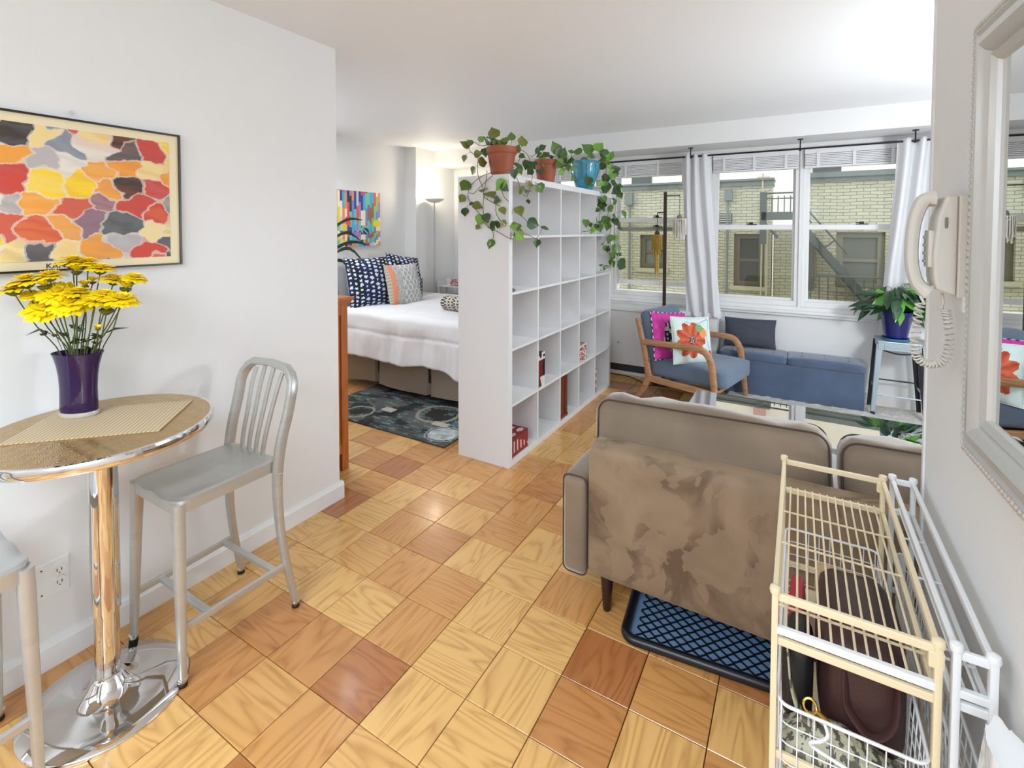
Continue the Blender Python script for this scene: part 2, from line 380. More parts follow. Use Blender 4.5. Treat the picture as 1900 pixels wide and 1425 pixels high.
# ------------------------------------------------------------------ outside
def brick_mat():
    m = bpy.data.materials.new('painted_brick'); m.use_nodes = True; nt = m.node_tree; N = nt.nodes; Lk = nt.links; p = N['Principled BSDF']; p.inputs['Roughness'].default_value = .8
    tc = N.new('ShaderNodeTexCoord'); sp = N.new('ShaderNodeSeparateXYZ'); cb = N.new('ShaderNodeCombineXYZ'); Lk.new(tc.outputs['Object'], sp.inputs[0])
    Lk.new(sp.outputs['X'], cb.inputs[0]); Lk.new(sp.outputs['Z'], cb.inputs[1])
    nz = N.new('ShaderNodeTexNoise'); nz.inputs['Scale'].default_value = 3; Lk.new(tc.outputs['Object'], nz.inputs['Vector'])
    ad = N.new('ShaderNodeVectorMath'); ad.operation = 'MULTIPLY_ADD'; ad.inputs[1].default_value = (.03, .05, 0); Lk.new(nz.outputs[1], ad.inputs[0]); Lk.new(cb.outputs[0], ad.inputs[2])
    br = N.new('ShaderNodeTexBrick'); br.inputs['Scale'].default_value = 1; br.inputs['Brick Width'].default_value = .17; br.inputs['Row Height'].default_value = .052
    br.inputs['Mortar Size'].default_value = .005; br.inputs['Mortar Smooth'].default_value = .6; br.inputs['Color1'].default_value = rgb(206, 203, 182); br.inputs['Color2'].default_value = rgb(194, 190, 168); br.inputs['Mortar'].default_value = rgb(158, 154, 134)
    Lk.new(ad.outputs[0], br.inputs['Vector']); Lk.new(br.outputs['Color'], p.inputs['Base Color'])
    bp = N.new('ShaderNodeBump'); bp.inputs['Strength'].default_value = .8; bp.inputs['Distance'].default_value = .02; bp.invert = True; Lk.new(br.outputs['Fac'], bp.inputs['Height']); Lk.new(bp.outputs[0], p.inputs['Normal'])
    return m
BRICK = brick_mat(); COPING = mat('coping_metal', rgb(120, 128, 126), .6, var=.1, vscale=3)
IRON = mat('fire_escape_iron', rgb(92, 100, 98), .6)
BY = 9.2
def wall_with_holes(x0, x1, z0, z1, holes, y0, y1):
    b = MB(); xs = sorted({x0, x1}|{h[0] for h in holes}|{h[1] for h in holes}); zs = sorted({z0, z1}|{h[2] for h in holes}|{h[3] for h in holes})
    for i in range(len(xs)-1):
        for j in range(len(zs)-1):
            cx, cz = (xs[i]+xs[i+1])/2, (zs[j]+zs[j+1])/2
            if not any(h[0] < cx < h[1] and h[2] < cz < h[3] for h in holes): b.box(xs[i], xs[i+1], y0, y1, zs[j], zs[j+1])
    return b
FRM = mat('old_window_frame', rgb(110, 102, 82), .6); DARKG = mat('dark_window_pane', rgb(70, 78, 76), .12); GRYG = mat('grey_window_screen', rgb(118, 124, 118), .4)
def far_window(par, x0, x1, z0, z1, y, glass, sillm, frm=None):
    w = obj('window', rect_frame(MB(), x0, x1, y+.06, y+.12, z0, z1, .09, .09, .08, .08).box(x0+.09, x1-.09, y+.07, y+.11, (z0+z1)/2-.03, (z0+z1)/2+.02), frm or FRM, par)
    obj('pane', MB().box(x0+.05, x1-.05, y+.10, y+.11, z0+.05, z1-.05), glass, w)
    obj('sill', MB().box(x0-.06, x1+.06, y-.06, y+.12, z0-.07, z0), sillm, w)
SILLM = mat('stone_sill', rgb(190, 186, 160), .8)
h1 = [(-.97, -.50, .56, 1.45), (-2.60, -2.12, .80, 1.42), (-.145, .1, .5, 1.44)]
t = thing('brick_building', 'beige painted brick building with a grey coping across the courtyard', 'building', (-3, BY, -6))
obj('wall', wall_with_holes(-7, -.40, -6, 2.26, h1[:2], BY, BY+.4), BRICK, t)
obj('parapet', MB().box(-7, -.38, BY-.05, BY+.45, 2.26, 2.34).box(-7, -.37, BY-.09, BY+.45, 2.34, 2.375), COPING, t)
far_window(t, *h1[0], BY, DARKG, SILLM); far_window(t, *h1[1], BY, GRYG, SILLM)
obj('drain_pipe', MB().tube([(-1.07, BY-.06, -4), (-1.07, BY-.06, 2.1)], .02).box(-1.12, -1.0, BY-.12, BY, 2.02, 2.2).tube([(-2.78, BY-.06, -4), (-2.78, BY-.06, 2.1)], .022).box(-2.86, -2.72, BY-.12, BY, 1.98, 2.2), COPING, t)
obj('conduit', MB().tube([(-.54, BY-.06, .1), (-.54, BY-.06, 2.45)], .014).tube([(-.46, BY-.06, -1), (-.46, BY-.06, 1.55)], .02), SILLM, t)
v = obj('vent', MB().box(-1.22, -1.0, BY-.02, BY, 1.63, 1.80), IRON, t)
for k in range(4): obj('louver', MB().box(-1.2, -1.02, BY-.035, BY-.02, 1.65+k*.038, 1.67+k*.038), mat('louver_light', rgb(190, 190, 180), .5), v)
t = thing('brick_building', 'pale yellow brick building behind the fire escape stair, right of the gap', 'building', (2, BY, -6))
h2 = [(.50, 1.12, .62, 1.48), (-.10, .24, .55, 1.46)]
obj('wall', wall_with_holes(.02, 5, -6, 2.28, [h2[0]], BY, BY+.4), BRICK, t)
obj('wall', wall_with_holes(-.37, .02, -6, 1.6, [], BY+.06, BY+.4), BRICK, t)
obj('parapet', MB().box(.02, 5, BY-.05, BY+.45, 2.28, 2.34).box(.0, 5, BY-.09, BY+.45, 2.34, 2.42), COPING, t)
far_window(t, *h2[0], BY, GRYG, SILLM, mat('grey_window_frame', rgb(140, 140, 126), .6))
obj('shutter', MB().box(.02, .22, BY-.04, BY, .56, 1.46), mat('grey_door', rgb(120, 122, 112), .6), t)
# fire escape
t = thing('fire_escape', 'grey iron fire escape with sloping stair in front of brick walls', 'fire escape', (.2, 8.7, -2))
y = 8.75
obj('platform', MB().box(-.50, .02, y-.5, y+.2, 1.68, 1.76).box(-.5, .02, y-.52, y-.5, 1.66, 1.78), IRON, t)
obj('post', MB().box(-.52, -.43, y-.52, y-.4, 1.3, 2.08), IRON, t)
for k in range(5): obj('baluster', MB().tube([(-.36+k*.08, y-.5, 1.76), (-.36+k*.08, y-.5, 2.02)], .008, 6), IRON, t)
obj('handrail', MB().tube([(-.5, y-.5, 2.06), (.02, y-.5, 2.06)], .013).tube([(-.5, y-.5, 1.98), (.02, y-.5, 1.98)], .01), IRON, t)
obj('brace', MB().bar((-.5, y-.5, 1.68), (-.28, y-.4, 1.4), .03, .03), IRON, t)
obj('stringer', MB().bar((.05, y, 1.55), (.92, y, .42), .05, .10), IRON, t)
obj('stringer', MB().bar((.05, y+.35, 1.50), (.92, y+.35, .36), .05, .08), IRON, t)
obj('stair_rail', MB().tube([(.0, y, 1.95), (.62, y, 1.16)], .013).tube([(.0, y, 1.73), (.08, y, 1.73), (.16, y, 1.62)], .01).tube([(.28, y, 1.2), (.46, y, 1.36)], .012), IRON, t)
for k in range(10): obj('step', MB().box(.06+k*.09, .16+k*.09, y, y+.35, 1.50-k*.118, 1.515-k*.118), IRON, t)
obj('landing', MB().box(.0, 1.6, y-.1, y+.35, .30, .36), IRON, t)
for k in range(14): obj('baluster', MB().tube([(.05+k*.11, y-.1, .36), (.05+k*.11, y-.1, .82)], .008, 6), IRON, t)
obj('handrail', MB().tube([(.0, y-.1, .83), (1.6, y-.1, .83)], .013), IRON, t)
# cream buildings further away
CRB = mat('cream_render', rgb(250, 242, 228), .8, var=.04, vscale=.3)
t = thing('cream_building', 'bright cream high building seen above the brick parapet', 'building', (0, 22, -6))
obj('wall', MB().box(-16, 8, 22, 23, -6, 14), CRB, t)
obj('ledge', MB().box(-16, 8, 21.8, 22, 3.1, 3.22), CRB, t)
for x0 in (-8.3, -6.6, -4.4, -.9, .4): obj('window', MB().box(x0, x0+.9, 21.93, 22, 3.4, 5.0), DARKG, t)
t = thing('striped_tower', 'far pale tower with pink balcony bands in the gap between brick walls', 'building', (-.8, 30, -6))
obj('wall', MB().box(-1.6, -.2, 20, 21, -6, 12), mat('pale_tower', rgb(240, 232, 222), .8), t)
for k in range(10): obj('balcony', MB().box(-1.35, -.95, 19.8, 20, -1.4+k*.9, -1.05+k*.9), mat('pink_band', rgb(205, 160, 150), .8), t)
struct('ground', MB().box(-12, 12, 5.5, 26, -6.2, -6), mat('courtyard_concrete', rgb(150, 148, 140), .9))
struct('exterior_wall', MB().box(-9, 9, 5.4, 5.5, 2.6, 3.4).box(-9, 9, 5.4, 5.5, -6, -.2), BRICK)
# ------------------------------------------------------------------ painted prints
def pick(h, pal): return pal[int(h*len(pal)*.9999) % len(pal)]
def hsh(*a):
    x = sin(sum(v*k for v, k in zip(a, (12.9898, 78.233, 37.719, 93.989)))+1.3)*43758.5453; return x-floor(x)
def mixc(a, b, t): return tuple(a[i]*(1-t)+b[i]*t for i in range(3))+(1,)
def attr_mat(name, rough=.6, **k): return mat(name, (.5, .5, .5, 1), rough, attr='Col', **k)
PRINT = attr_mat('matt_print', .55); PRINTG = attr_mat('glossy_print', .3)
PAL = [rgb(*c) for c in ((186, 178, 178), (248, 208, 44), (212, 92, 62), (62, 52, 44), (136, 142, 154), (238, 212, 146), (146, 112, 124), (238, 160, 62), (205, 70, 56), (228, 220, 208), (90, 90, 88))]
def patches(u, v):
    x, y = u*9.2, v*6.1; x += .35*fbm(u*5, v*5, 1); y += .35*fbm(u*5, v*5, 7)
    best = (9, 0, 0); sec = 9
    for i in range(int(x)-1, int(x)+3):
        for j in range(int(y)-1, int(y)+3):
            px = i+.15+.7*hsh(i, j, 1); py = j+.15+.7*hsh(i, j, 2); d = abs(x-px)*.85+abs(y-py)
            if d < best[0]: sec = best[0]; best = (d, i, j)
            elif d < sec: sec = d
    c = pick(hsh(best[1], best[2], 3), PAL)
    if sec-best[0] < .10: c = mixc(c, PAL[9], .55)
    s = .5+.5*sin((x*3+y*9)+4*fbm(u*3, v*9, 3)); return mixc(c, pick(hsh(best[1], best[2], 5), PAL), .18*s)
t = thing('framed_poster', 'wide framed abstract poster of warm colour patches on the wall above the bar table', 'poster', (XL, .63, 1.36))
py0, py1, pz0, pz1 = .20, 1.043, 1.359, 1.884; xw = XL+.001
obj('frame', rect_frame(MB(), py0, py1, 0, .018, pz0, pz1, .007, .007, .007, .007), mat('black_frame', rgb(34, 28, 26), .3), t)
fr = [o for o in bpy.data.objects if o.name == 'frame'][0]
fr.matrix_parent_inverse = M4(t).inverted() @ Matrix(((0, 1, 0, xw), (1, 0, 0, 0), (0, 0, 1, 0), (0, 0, 0, 1)))
obj('mount', MB().box(xw, xw+.010, py0+.005, py1-.005, pz0+.005, pz1-.005), mat('cream_mount', rgb(238, 222, 184), .5), t)
a0, a1, c0, c1 = .24, 1.002, 1.394, 1.847
obj('print', MB().grid(lambda u, v: (xw+.0115, a0+(a1-a0)*u, c0+(c1-c0)*v), 330, 200, patches), PRINT, t)
def text_mesh(s, size, depth=.0005):
    cu = bpy.data.curves.new('txt', 'FONT'); cu.body = s; cu.size = size; cu.extrude = depth
    o = bpy.data.objects.new('txt', cu); COL.objects.link(o); dg = bpy.context.evaluated_depsgraph_get()
    me = bpy.data.meshes.new_from_object(o.evaluated_get(dg)); bpy.data.objects.remove(o); return me
tm = text_mesh('KAN', .025); tm.materials.append(mat('print_ink', rgb(70, 55, 45), .6))
o = bpy.data.objects.new('lettering', tm); COL.objects.link(o); o.parent = t
o.matrix_parent_inverse = M4(t).inverted() @ Matrix(((0, 0, 1, xw+.0115), (1, 0, 0, .622), (0, 1, 0, 1.369), (0, 0, 0, 1)))
k = MB().tube([(XL, .70, 1.905), (XL+.012, .70, 1.908)], .003, 8).tube([(XL+.012, .70, 1.895), (XL+.012, .70, 1.912)], .003, 8)
tag(obj('picture_hook', k, CHROME), 'tiny metal hook in the wall just above the framed poster', 'hook')
PB = [rgb(*c) for c in ((74, 176, 216), (240, 214, 60), (226, 92, 84), (236, 150, 96), (146, 200, 120), (60, 74, 150), (180, 130, 190), (120, 200, 190), (220, 80, 110), (40, 60, 90), (200, 205, 225), (150, 110, 90), (250, 230, 190), (100, 150, 220))]
def strips(u, v):
    n = 24; i = int(u*n); off = hsh(i, 9); L = 2.2 if v > .28 else 7
    j = int((v*L+off)*1.6); c = pick(hsh(i+(0 if hsh(i//2, j, 8) > .5 else i % 2), j, 4), PB)
    for (cx, cy, r, k) in ((.42, .46, .09, 2), (.93, .42, .07, 1), (.1, .66, .045, 2), (.70, .3, .08, 7), (.05, .82, .07, 5), (.55, .22, .05, 6)):
        if hypot(u-cx, (v-cy)*.95) < r and (k != 2 or u < cx+.02 or r < .05): c = PB[k]
    if .66 < u < .78 and .22 < v < .34 and (u+v) % .1 < .07: c = PB[9]
    return c
t = thing('abstract_canvas', 'small canvas of bright vertical colour strips above the navy pillows', 'painting', (-4.117, 3.7, 1.33))
obj('canvas', MB().box(-4.116, -4.09, 3.27, 4.018, 1.328, 1.917), mat('canvas_edge', rgb(230, 190, 150), .7), t)
obj('print', MB().grid(lambda u, v: (-4.0885, 3.27+.748*u, 1.328+.589*v), 144, 110, strips), PRINT, t)
# ------------------------------------------------------------------ wall outlet
t = thing('wall_outlet', 'white double power outlet plate low on the wall behind the table column', 'outlet', (XL, .62, .24))
obj('plate', MB().box(XL, XL+.006, .575, .664, .242, .365), TRIM, t, bevel=.002)
for z in (.283, .325):
    s = obj('socket', MB().lathe([(.019, 0), (.019, .004)], (0, 0, 0), 16), TRIM, t, smooth=True)
    s.matrix_parent_inverse = M4(t).inverted() @ Matrix.Translation((XL+.006, .636, z)) @ Matrix.Rotation(pi/2, 4, 'Y')
    obj('slots', MB().box(XL+.0095, XL+.011, .629, .631, z-.004, z+.006).box(XL+.0095, XL+.011, .641, .643, z-.004, z+.006).box(XL+.0095, XL+.011, .6345, .6375, z-.012, z-.008), RUBBER, t)
for z in (.26, .345): obj('screw', MB().box(XL+.006, XL+.008, .588, .592, z-.002, z+.002), RUBBER, t)
# ------------------------------------------------------------------ bar table
TC = (-1.888, .660); TZ = .885
t = thing('bar_table', 'round chrome pedestal bar table with swirl-patterned metal top', 'table', (TC[0], TC[1], 0))
def swirl_mat():
    m = bpy.data.materials.new('swirl_metal'); m.use_nodes = True; nt = m.node_tree; N = nt.nodes; Lk = nt.links; p = N['Principled BSDF']
    p.inputs['Base Color'].default_value = rgb(198, 166, 114); p.inputs['Metallic'].default_value = .92; p.inputs['Roughness'].default_value = .3; p.inputs['Coat Weight'].default_value = .4; p.inputs['Coat Roughness'].default_value = .1
    tc = N.new('ShaderNodeTexCoord'); vo = N.new('ShaderNodeTexVoronoi'); vo.inputs['Scale'].default_value = 22; vo.inputs['Randomness'].default_value = 0
    Lk.new(tc.outputs['Object'], vo.inputs['Vector']); mr = N.new('ShaderNodeMapRange'); mr.inputs[1].default_value = 0; mr.inputs[2].default_value = .7; mr.inputs[3].default_value = .16; mr.inputs[4].default_value = .42
    Lk.new(vo.outputs['Distance'], mr.inputs[0]); Lk.new(mr.outputs[0], p.inputs['Roughness'])
    ma = N.new('ShaderNodeMath'); ma.operation = 'MULTIPLY'; ma.inputs[1].default_value = 90; Lk.new(vo.outputs['Distance'], ma.inputs[0])
    si = N.new('ShaderNodeMath'); si.operation = 'SINE'; Lk.new(ma.outputs[0], si.inputs[0])
    bp = N.new('ShaderNodeBump'); bp.inputs['Strength'].default_value = .4; bp.inputs['Distance'].default_value = .002; Lk.new(si.outputs[0], bp.inputs['Height']); Lk.new(bp.outputs[0], p.inputs['Normal']); return m
R_ = .302
top = obj('tabletop', MB().lathe([(0.001, TZ-.004), (R_-.012, TZ-.004), (R_-.010, TZ), (.001, TZ)], (TC[0], TC[1], 0), 72), swirl_mat(), t, smooth=True)
obj('rim', MB().lathe([(R_-.02, TZ-.032), (R_-.003, TZ-.030), (R_, TZ-.022), (R_, TZ-.008), (R_-.003, TZ-.001), (R_-.011, TZ), (R_-.012, TZ-.006), (R_-.02, TZ-.006)], (TC[0], TC[1], 0), 72), CHROME, top, smooth=True)
obj('underside', MB().lathe([(.001, TZ-.026), (R_-.02, TZ-.026), (R_-.02, TZ-.005), (.001, TZ-.005)], (TC[0], TC[1], 0), 40), BLACKM, top)
obj('column', MB().lathe([(.038, .29), (.038, .86), (.09, .861)], (TC[0], TC[1], 0), 32).lathe([(.033, .05), (.033, .30)], (TC[0], TC[1], 0), 32), CHROME, t, smooth=True)
obj('base', MB().lathe([(.214, 0), (.216, .006), (.213, .010), (.15, .018), (.10, .027), (.07, .040), (.052, .060), (.044, .075), (.036, .085), (.033, .086)], (TC[0], TC[1], 0), 72), CHROME, t, smooth=True, ang=60)
# placemat
def mat_cross(name, c1, c2):
    m = bpy.data.materials.new(name); m.use_nodes = True; nt = m.node_tree; N = nt.nodes; Lk = nt.links; p = N['Principled BSDF']; p.inputs['Roughness'].default_value = .6
    tc = N.new('ShaderNodeTexCoord'); w1 = N.new('ShaderNodeTexWave'); w1.inputs['Scale'].default_value = 26; w1.bands_direction = 'X'; w2 = N.new('ShaderNodeTexWave'); w2.inputs['Scale'].default_value = 70; w2.bands_direction = 'Y'
    for w_ in (w1, w2): Lk.new(tc.outputs['Object'], w_.inputs['Vector'])
    a = N.new('ShaderNodeMath'); a.operation = 'MULTIPLY_ADD'; a.inputs[1].default_value = .35; Lk.new(w2.outputs['Fac'], a.inputs[0]); 
    sb = N.new('ShaderNodeMath'); sb.operation = 'MULTIPLY'; sb.inputs[1].default_value = .65; Lk.new(w1.outputs['Fac'], sb.inputs[0]); Lk.new(sb.outputs[0], a.inputs[2])
    mx = N.new('ShaderNodeMix'); mx.data_type = 'RGBA'; mx.inputs[6].default_value = c1; mx.inputs[7].default_value = c2; Lk.new(a.outputs[0], mx.inputs[0]); Lk.new(mx.outputs[2], p.inputs['Base Color']); return m
o = obj('placemat', MB().box(-.20, .20, -.137, .137, 0, .003), mat_cross('woven_vinyl', rgb(212, 192, 158), rgb(158, 134, 100)))
o.location = (-1.912, .681, TZ+.0005); o.rotation_euler = (0, 0, radians(45.5)); tag(o, 'tan woven placemat lying under the purple vase on the bar table', 'placemat')
# vase
VC = (-2.046, .656, TZ+.0045)
t = thing('vase', 'dark purple flared oval glass vase of yellow flowers on the bar table', 'vase', VC)
PUR = mat('purple_glass', rgb(34, 4, 60), .05, coat=.0, spec=.55); vr = radians(30)
prof = [(.045, .004), (.058, .006), (.062, .02), (.061, .05), (.0605, .09), (.063, .13), (.069, .165), (.078, .195), (.084, .207), (.082, .208), (.074, .19), (.064, .16), (.056, .12), (.054, .06), (.05, .03), (.001, .028)]
obj('body', MB().lathe(prof, (0, 0, 0), 40, .93, .60, vr), PUR, t, smooth=True, local=True)
obj('foot', MB().lathe([(.05, 0), (.062, 0), (.064, .004), (.061, .014), (.05, .0145)], (0, 0, 0), 40, .96, .64, vr), mat('clear_vase_foot', rgb(176, 170, 160), .08, coat=1), t, smooth=True, local=True)
# flowers
HEADS = [(-2.067,0.656,1.392,0.043,0),(-1.974,0.697,1.371,0.036,0),(-2.038,0.687,1.387,0.039,0),(-2.046,0.659,1.363,0.025,2),(-2.100,0.521,1.314,0.039,0),(-2.078,0.546,1.339,0.043,0),(-2.037,0.589,1.353,0.036,0),(-2.048,0.577,1.323,0.027,2),(-2.086,0.553,1.294,0.021,1),(-2.078,0.587,1.246,0.048,1),(-2.042,0.610,1.297,0.045,1),(-2.008,0.628,1.262,0.046,1),(-1.989,0.641,1.297,0.036,0),(-2.029,0.673,1.314,0.020,2),(-2.039,0.698,1.326,0.018,2),(-1.938,0.670,1.274,0.043,0),(-1.915,0.684,1.289,0.036,0),(-1.868,0.711,1.274,0.043,0),(-1.908,0.687,1.243,0.032,2),(-1.952,0.724,1.334,0.036,0),(-1.908,0.740,1.307,0.027,2),(-1.878,0.753,1.340,0.032,0),(-1.930,0.671,1.183,0.012,2)]
YEL = mat('yellow_petal', rgb(252, 222, 8), .5, var=.1, vscale=60); YELD = mat('flower_centre', rgb(214, 160, 10), .7); STEM = mat('flower_stem', rgb(76, 88, 36), .6); CALY = mat('flower_calyx', rgb(92, 92, 30), .7); LEAFD = mat('dark_leaf', rgb(44, 58, 26), .5)
def petals(seed, cup=0):
    rd = random.Random(seed); b = MB()
    for ring, (n, L, el) in enumerate(((24, 1, .02+cup*.5), (21, .86, .24+cup*.4), (17, .64, .5+cup*.3), (11, .4, .85))):
        for k in range(n):
            a = 2*pi*(k+rd.random()*.5)/n; l = L*rd.uniform(.88, 1.08); e = el+rd.uniform(-.08, .08); w_ = .105*L+.03
            d = Vector((cos(a)*cos(e), sin(a)*cos(e), sin(e))); s_ = Vector((-sin(a), cos(a), 0)); n_ = d.cross(s_)
            z0 = Vector((0, 0, .05*ring)); tip = d*l+z0-Vector((0, 0, .10*l*l*(1-cup)))
            m1 = d*l*.5+z0+Vector((0, 0, .03)); m2 = d*l*.85+z0-Vector((0, 0, .05*(1-cup)))
            b.add([z0, m1-s_*w_*.8, m1+s_*w_*.8, m2-s_*w_, m2+s_*w_, tip], [(0, 1, 2), (1, 3, 4, 2), (3, 5, 4)])
    return b
PM = [mesh_of('petals', petals(s), YEL) for s in (1, 2, 3)]; PMC = mesh_of('petals', petals(4, 1.4), YEL)
CALM = mesh_of('calyx', MB().lathe([(.05, -.42), (.2, -.36), (.42, -.16), (.5, 0), (.3, .02)], n=10), CALY, True); CENM = mesh_of('centre', MB().lathe([(.16, .12), (.2, .25), (.12, .36), (.01, .38)], n=10), YELD, True)
FL = ['yellow chrysanthemum topmost in front of the poster lower edge', 'yellow chrysanthemum high in the bunch, right end of the top cluster', 'yellow chrysanthemum in the middle of the top cluster', 'half open yellow chrysanthemum hanging below the top cluster',
 'outermost yellow chrysanthemum drooping at the left edge of the bunch', 'large yellow chrysanthemum second from the outer left end of the bunch', 'yellow chrysanthemum on the inner end of the upper left cluster', 'half open yellow bloom tucked under the upper left cluster',
 'small wilting yellow bloom below the left cluster', 'lowest wide open yellow chrysanthemum facing the room at lower left', 'yellow chrysanthemum above the lowest wide open one', 'wide open yellow chrysanthemum facing the room in the bunch centre',
 'yellow chrysanthemum just above the central open bloom', 'small yellow half bloom standing alone over the bunch centre', 'small yellow bloom beside the upper poster-side gap of the bunch', 'yellow chrysanthemum at the inner start of the right cluster', 'yellow chrysanthemum at the middle of the lower right cluster', 'yellow chrysanthemum drooping at the right end of the lower right cluster',
 'half open yellow bloom hanging under the lower right cluster', 'yellow chrysanthemum of the upper right cluster, inner end', 'half open yellow bloom in the upper right cluster', 'outermost yellow chrysanthemum at the upper right of the bunch', 'tiny yellow bud low among the stems above the vase rim']
rd = random.Random(5)
for k, (x, y, z, r, kind) in enumerate(HEADS):
    rx = Vector((cos(vr), sin(vr), 0)); h = Vector((x, y, z)); off = (h-Vector(VC)).dot(rx); q = max(-.06, min(.06, off*.38)); dq = rd.uniform(-.02, .02)
    base = Vector(VC)+rx*q*.5+Vector((0, 0, .035)); rim = Vector(VC)+rx*q+Vector((-sin(vr), cos(vr), 0))*dq+Vector((0, 0, .20))
    ax = (h-rim).normalized(); c = (cam.location-h).normalized()
    up = (Vector((0, 0, 1))*(1.2 if kind != 1 else .75)+ax*.5+c*(.9 if kind == 1 else .10)+Vector((off*.9, off*.5, 0))).normalized()
    t = thing('chrysanthemum', FL[k], 'flower', rim, group='yellow chrysanthemums in the purple vase')
    m = Matrix.Translation(h) @ up.to_track_quat('Z', 'Y').to_matrix().to_4x4() @ Matrix.Scale(r*1.28, 4)
    for nm, me in (('petals', PMC if kind == 2 else PM[k % 3]), ('calyx', CALM), ('centre', CENM)):
        if nm == 'centre' and kind == 2: continue
        o = bpy.data.objects.new(nm, me); COL.objects.link(o); o.parent = t; o.matrix_parent_inverse = M4(t).inverted(); o.matrix_basis = m
    mid = rim.lerp(h, .5)+Vector((0, 0, -.01))+rx*rd.uniform(-.008, .008)
    obj('stem', MB().tube(spline([base, rim, mid, h-up*r*.4], 4), .0019, 5), STEM, t, smooth=True)
    if k % 2 == 0:
        lp = rim.lerp(h, .12+.2*rd.random()); b = MB()
        for q2 in range(3):
            a = rd.uniform(0, 6.28); d = Vector((cos(a), sin(a), rd.uniform(.1, .9))).normalized(); s_ = d.orthogonal().normalized()
            L = rd.uniform(.022, .04); b.add([lp, lp+d*L*.4+s_*.007, lp+d*L*.7+s_*.003, lp+d*L, lp+d*L*.7-s_*.004, lp+d*L*.4-s_*.007], [(0, 1, 2, 3, 4, 5)])
        obj('leaf', b, LEAFD, t)
for sx, a, k in ((-1, .3, 0), (1, .2, 15)):
    p0 = Vector(VC)+Vector((cos(vr), sin(vr), 0))*sx*.07+Vector((0, 0, .26)); p1 = p0+Vector((cos(vr), sin(vr), 0))*sx*.055+Vector((0, 0, .022 if sx < 0 else .025)); p2 = p1+Vector((cos(vr), sin(vr), 0))*sx*.05+Vector((0, 0, -.022 if sx < 0 else .004))
    w_ = Vector((0, 0, .004)); par = [o for o in bpy.data.objects if o.type == 'EMPTY' and o.get('label') == FL[k]][0]
    obj('leaf', MB().add([p0, p1-w_, p2, p1+w_], [(0, 1, 2, 3)]).tube([p0-Vector((0, 0, .05))-Vector((cos(vr), sin(vr), 0))*sx*.02, p0], .001, 4), LEAFD, par)
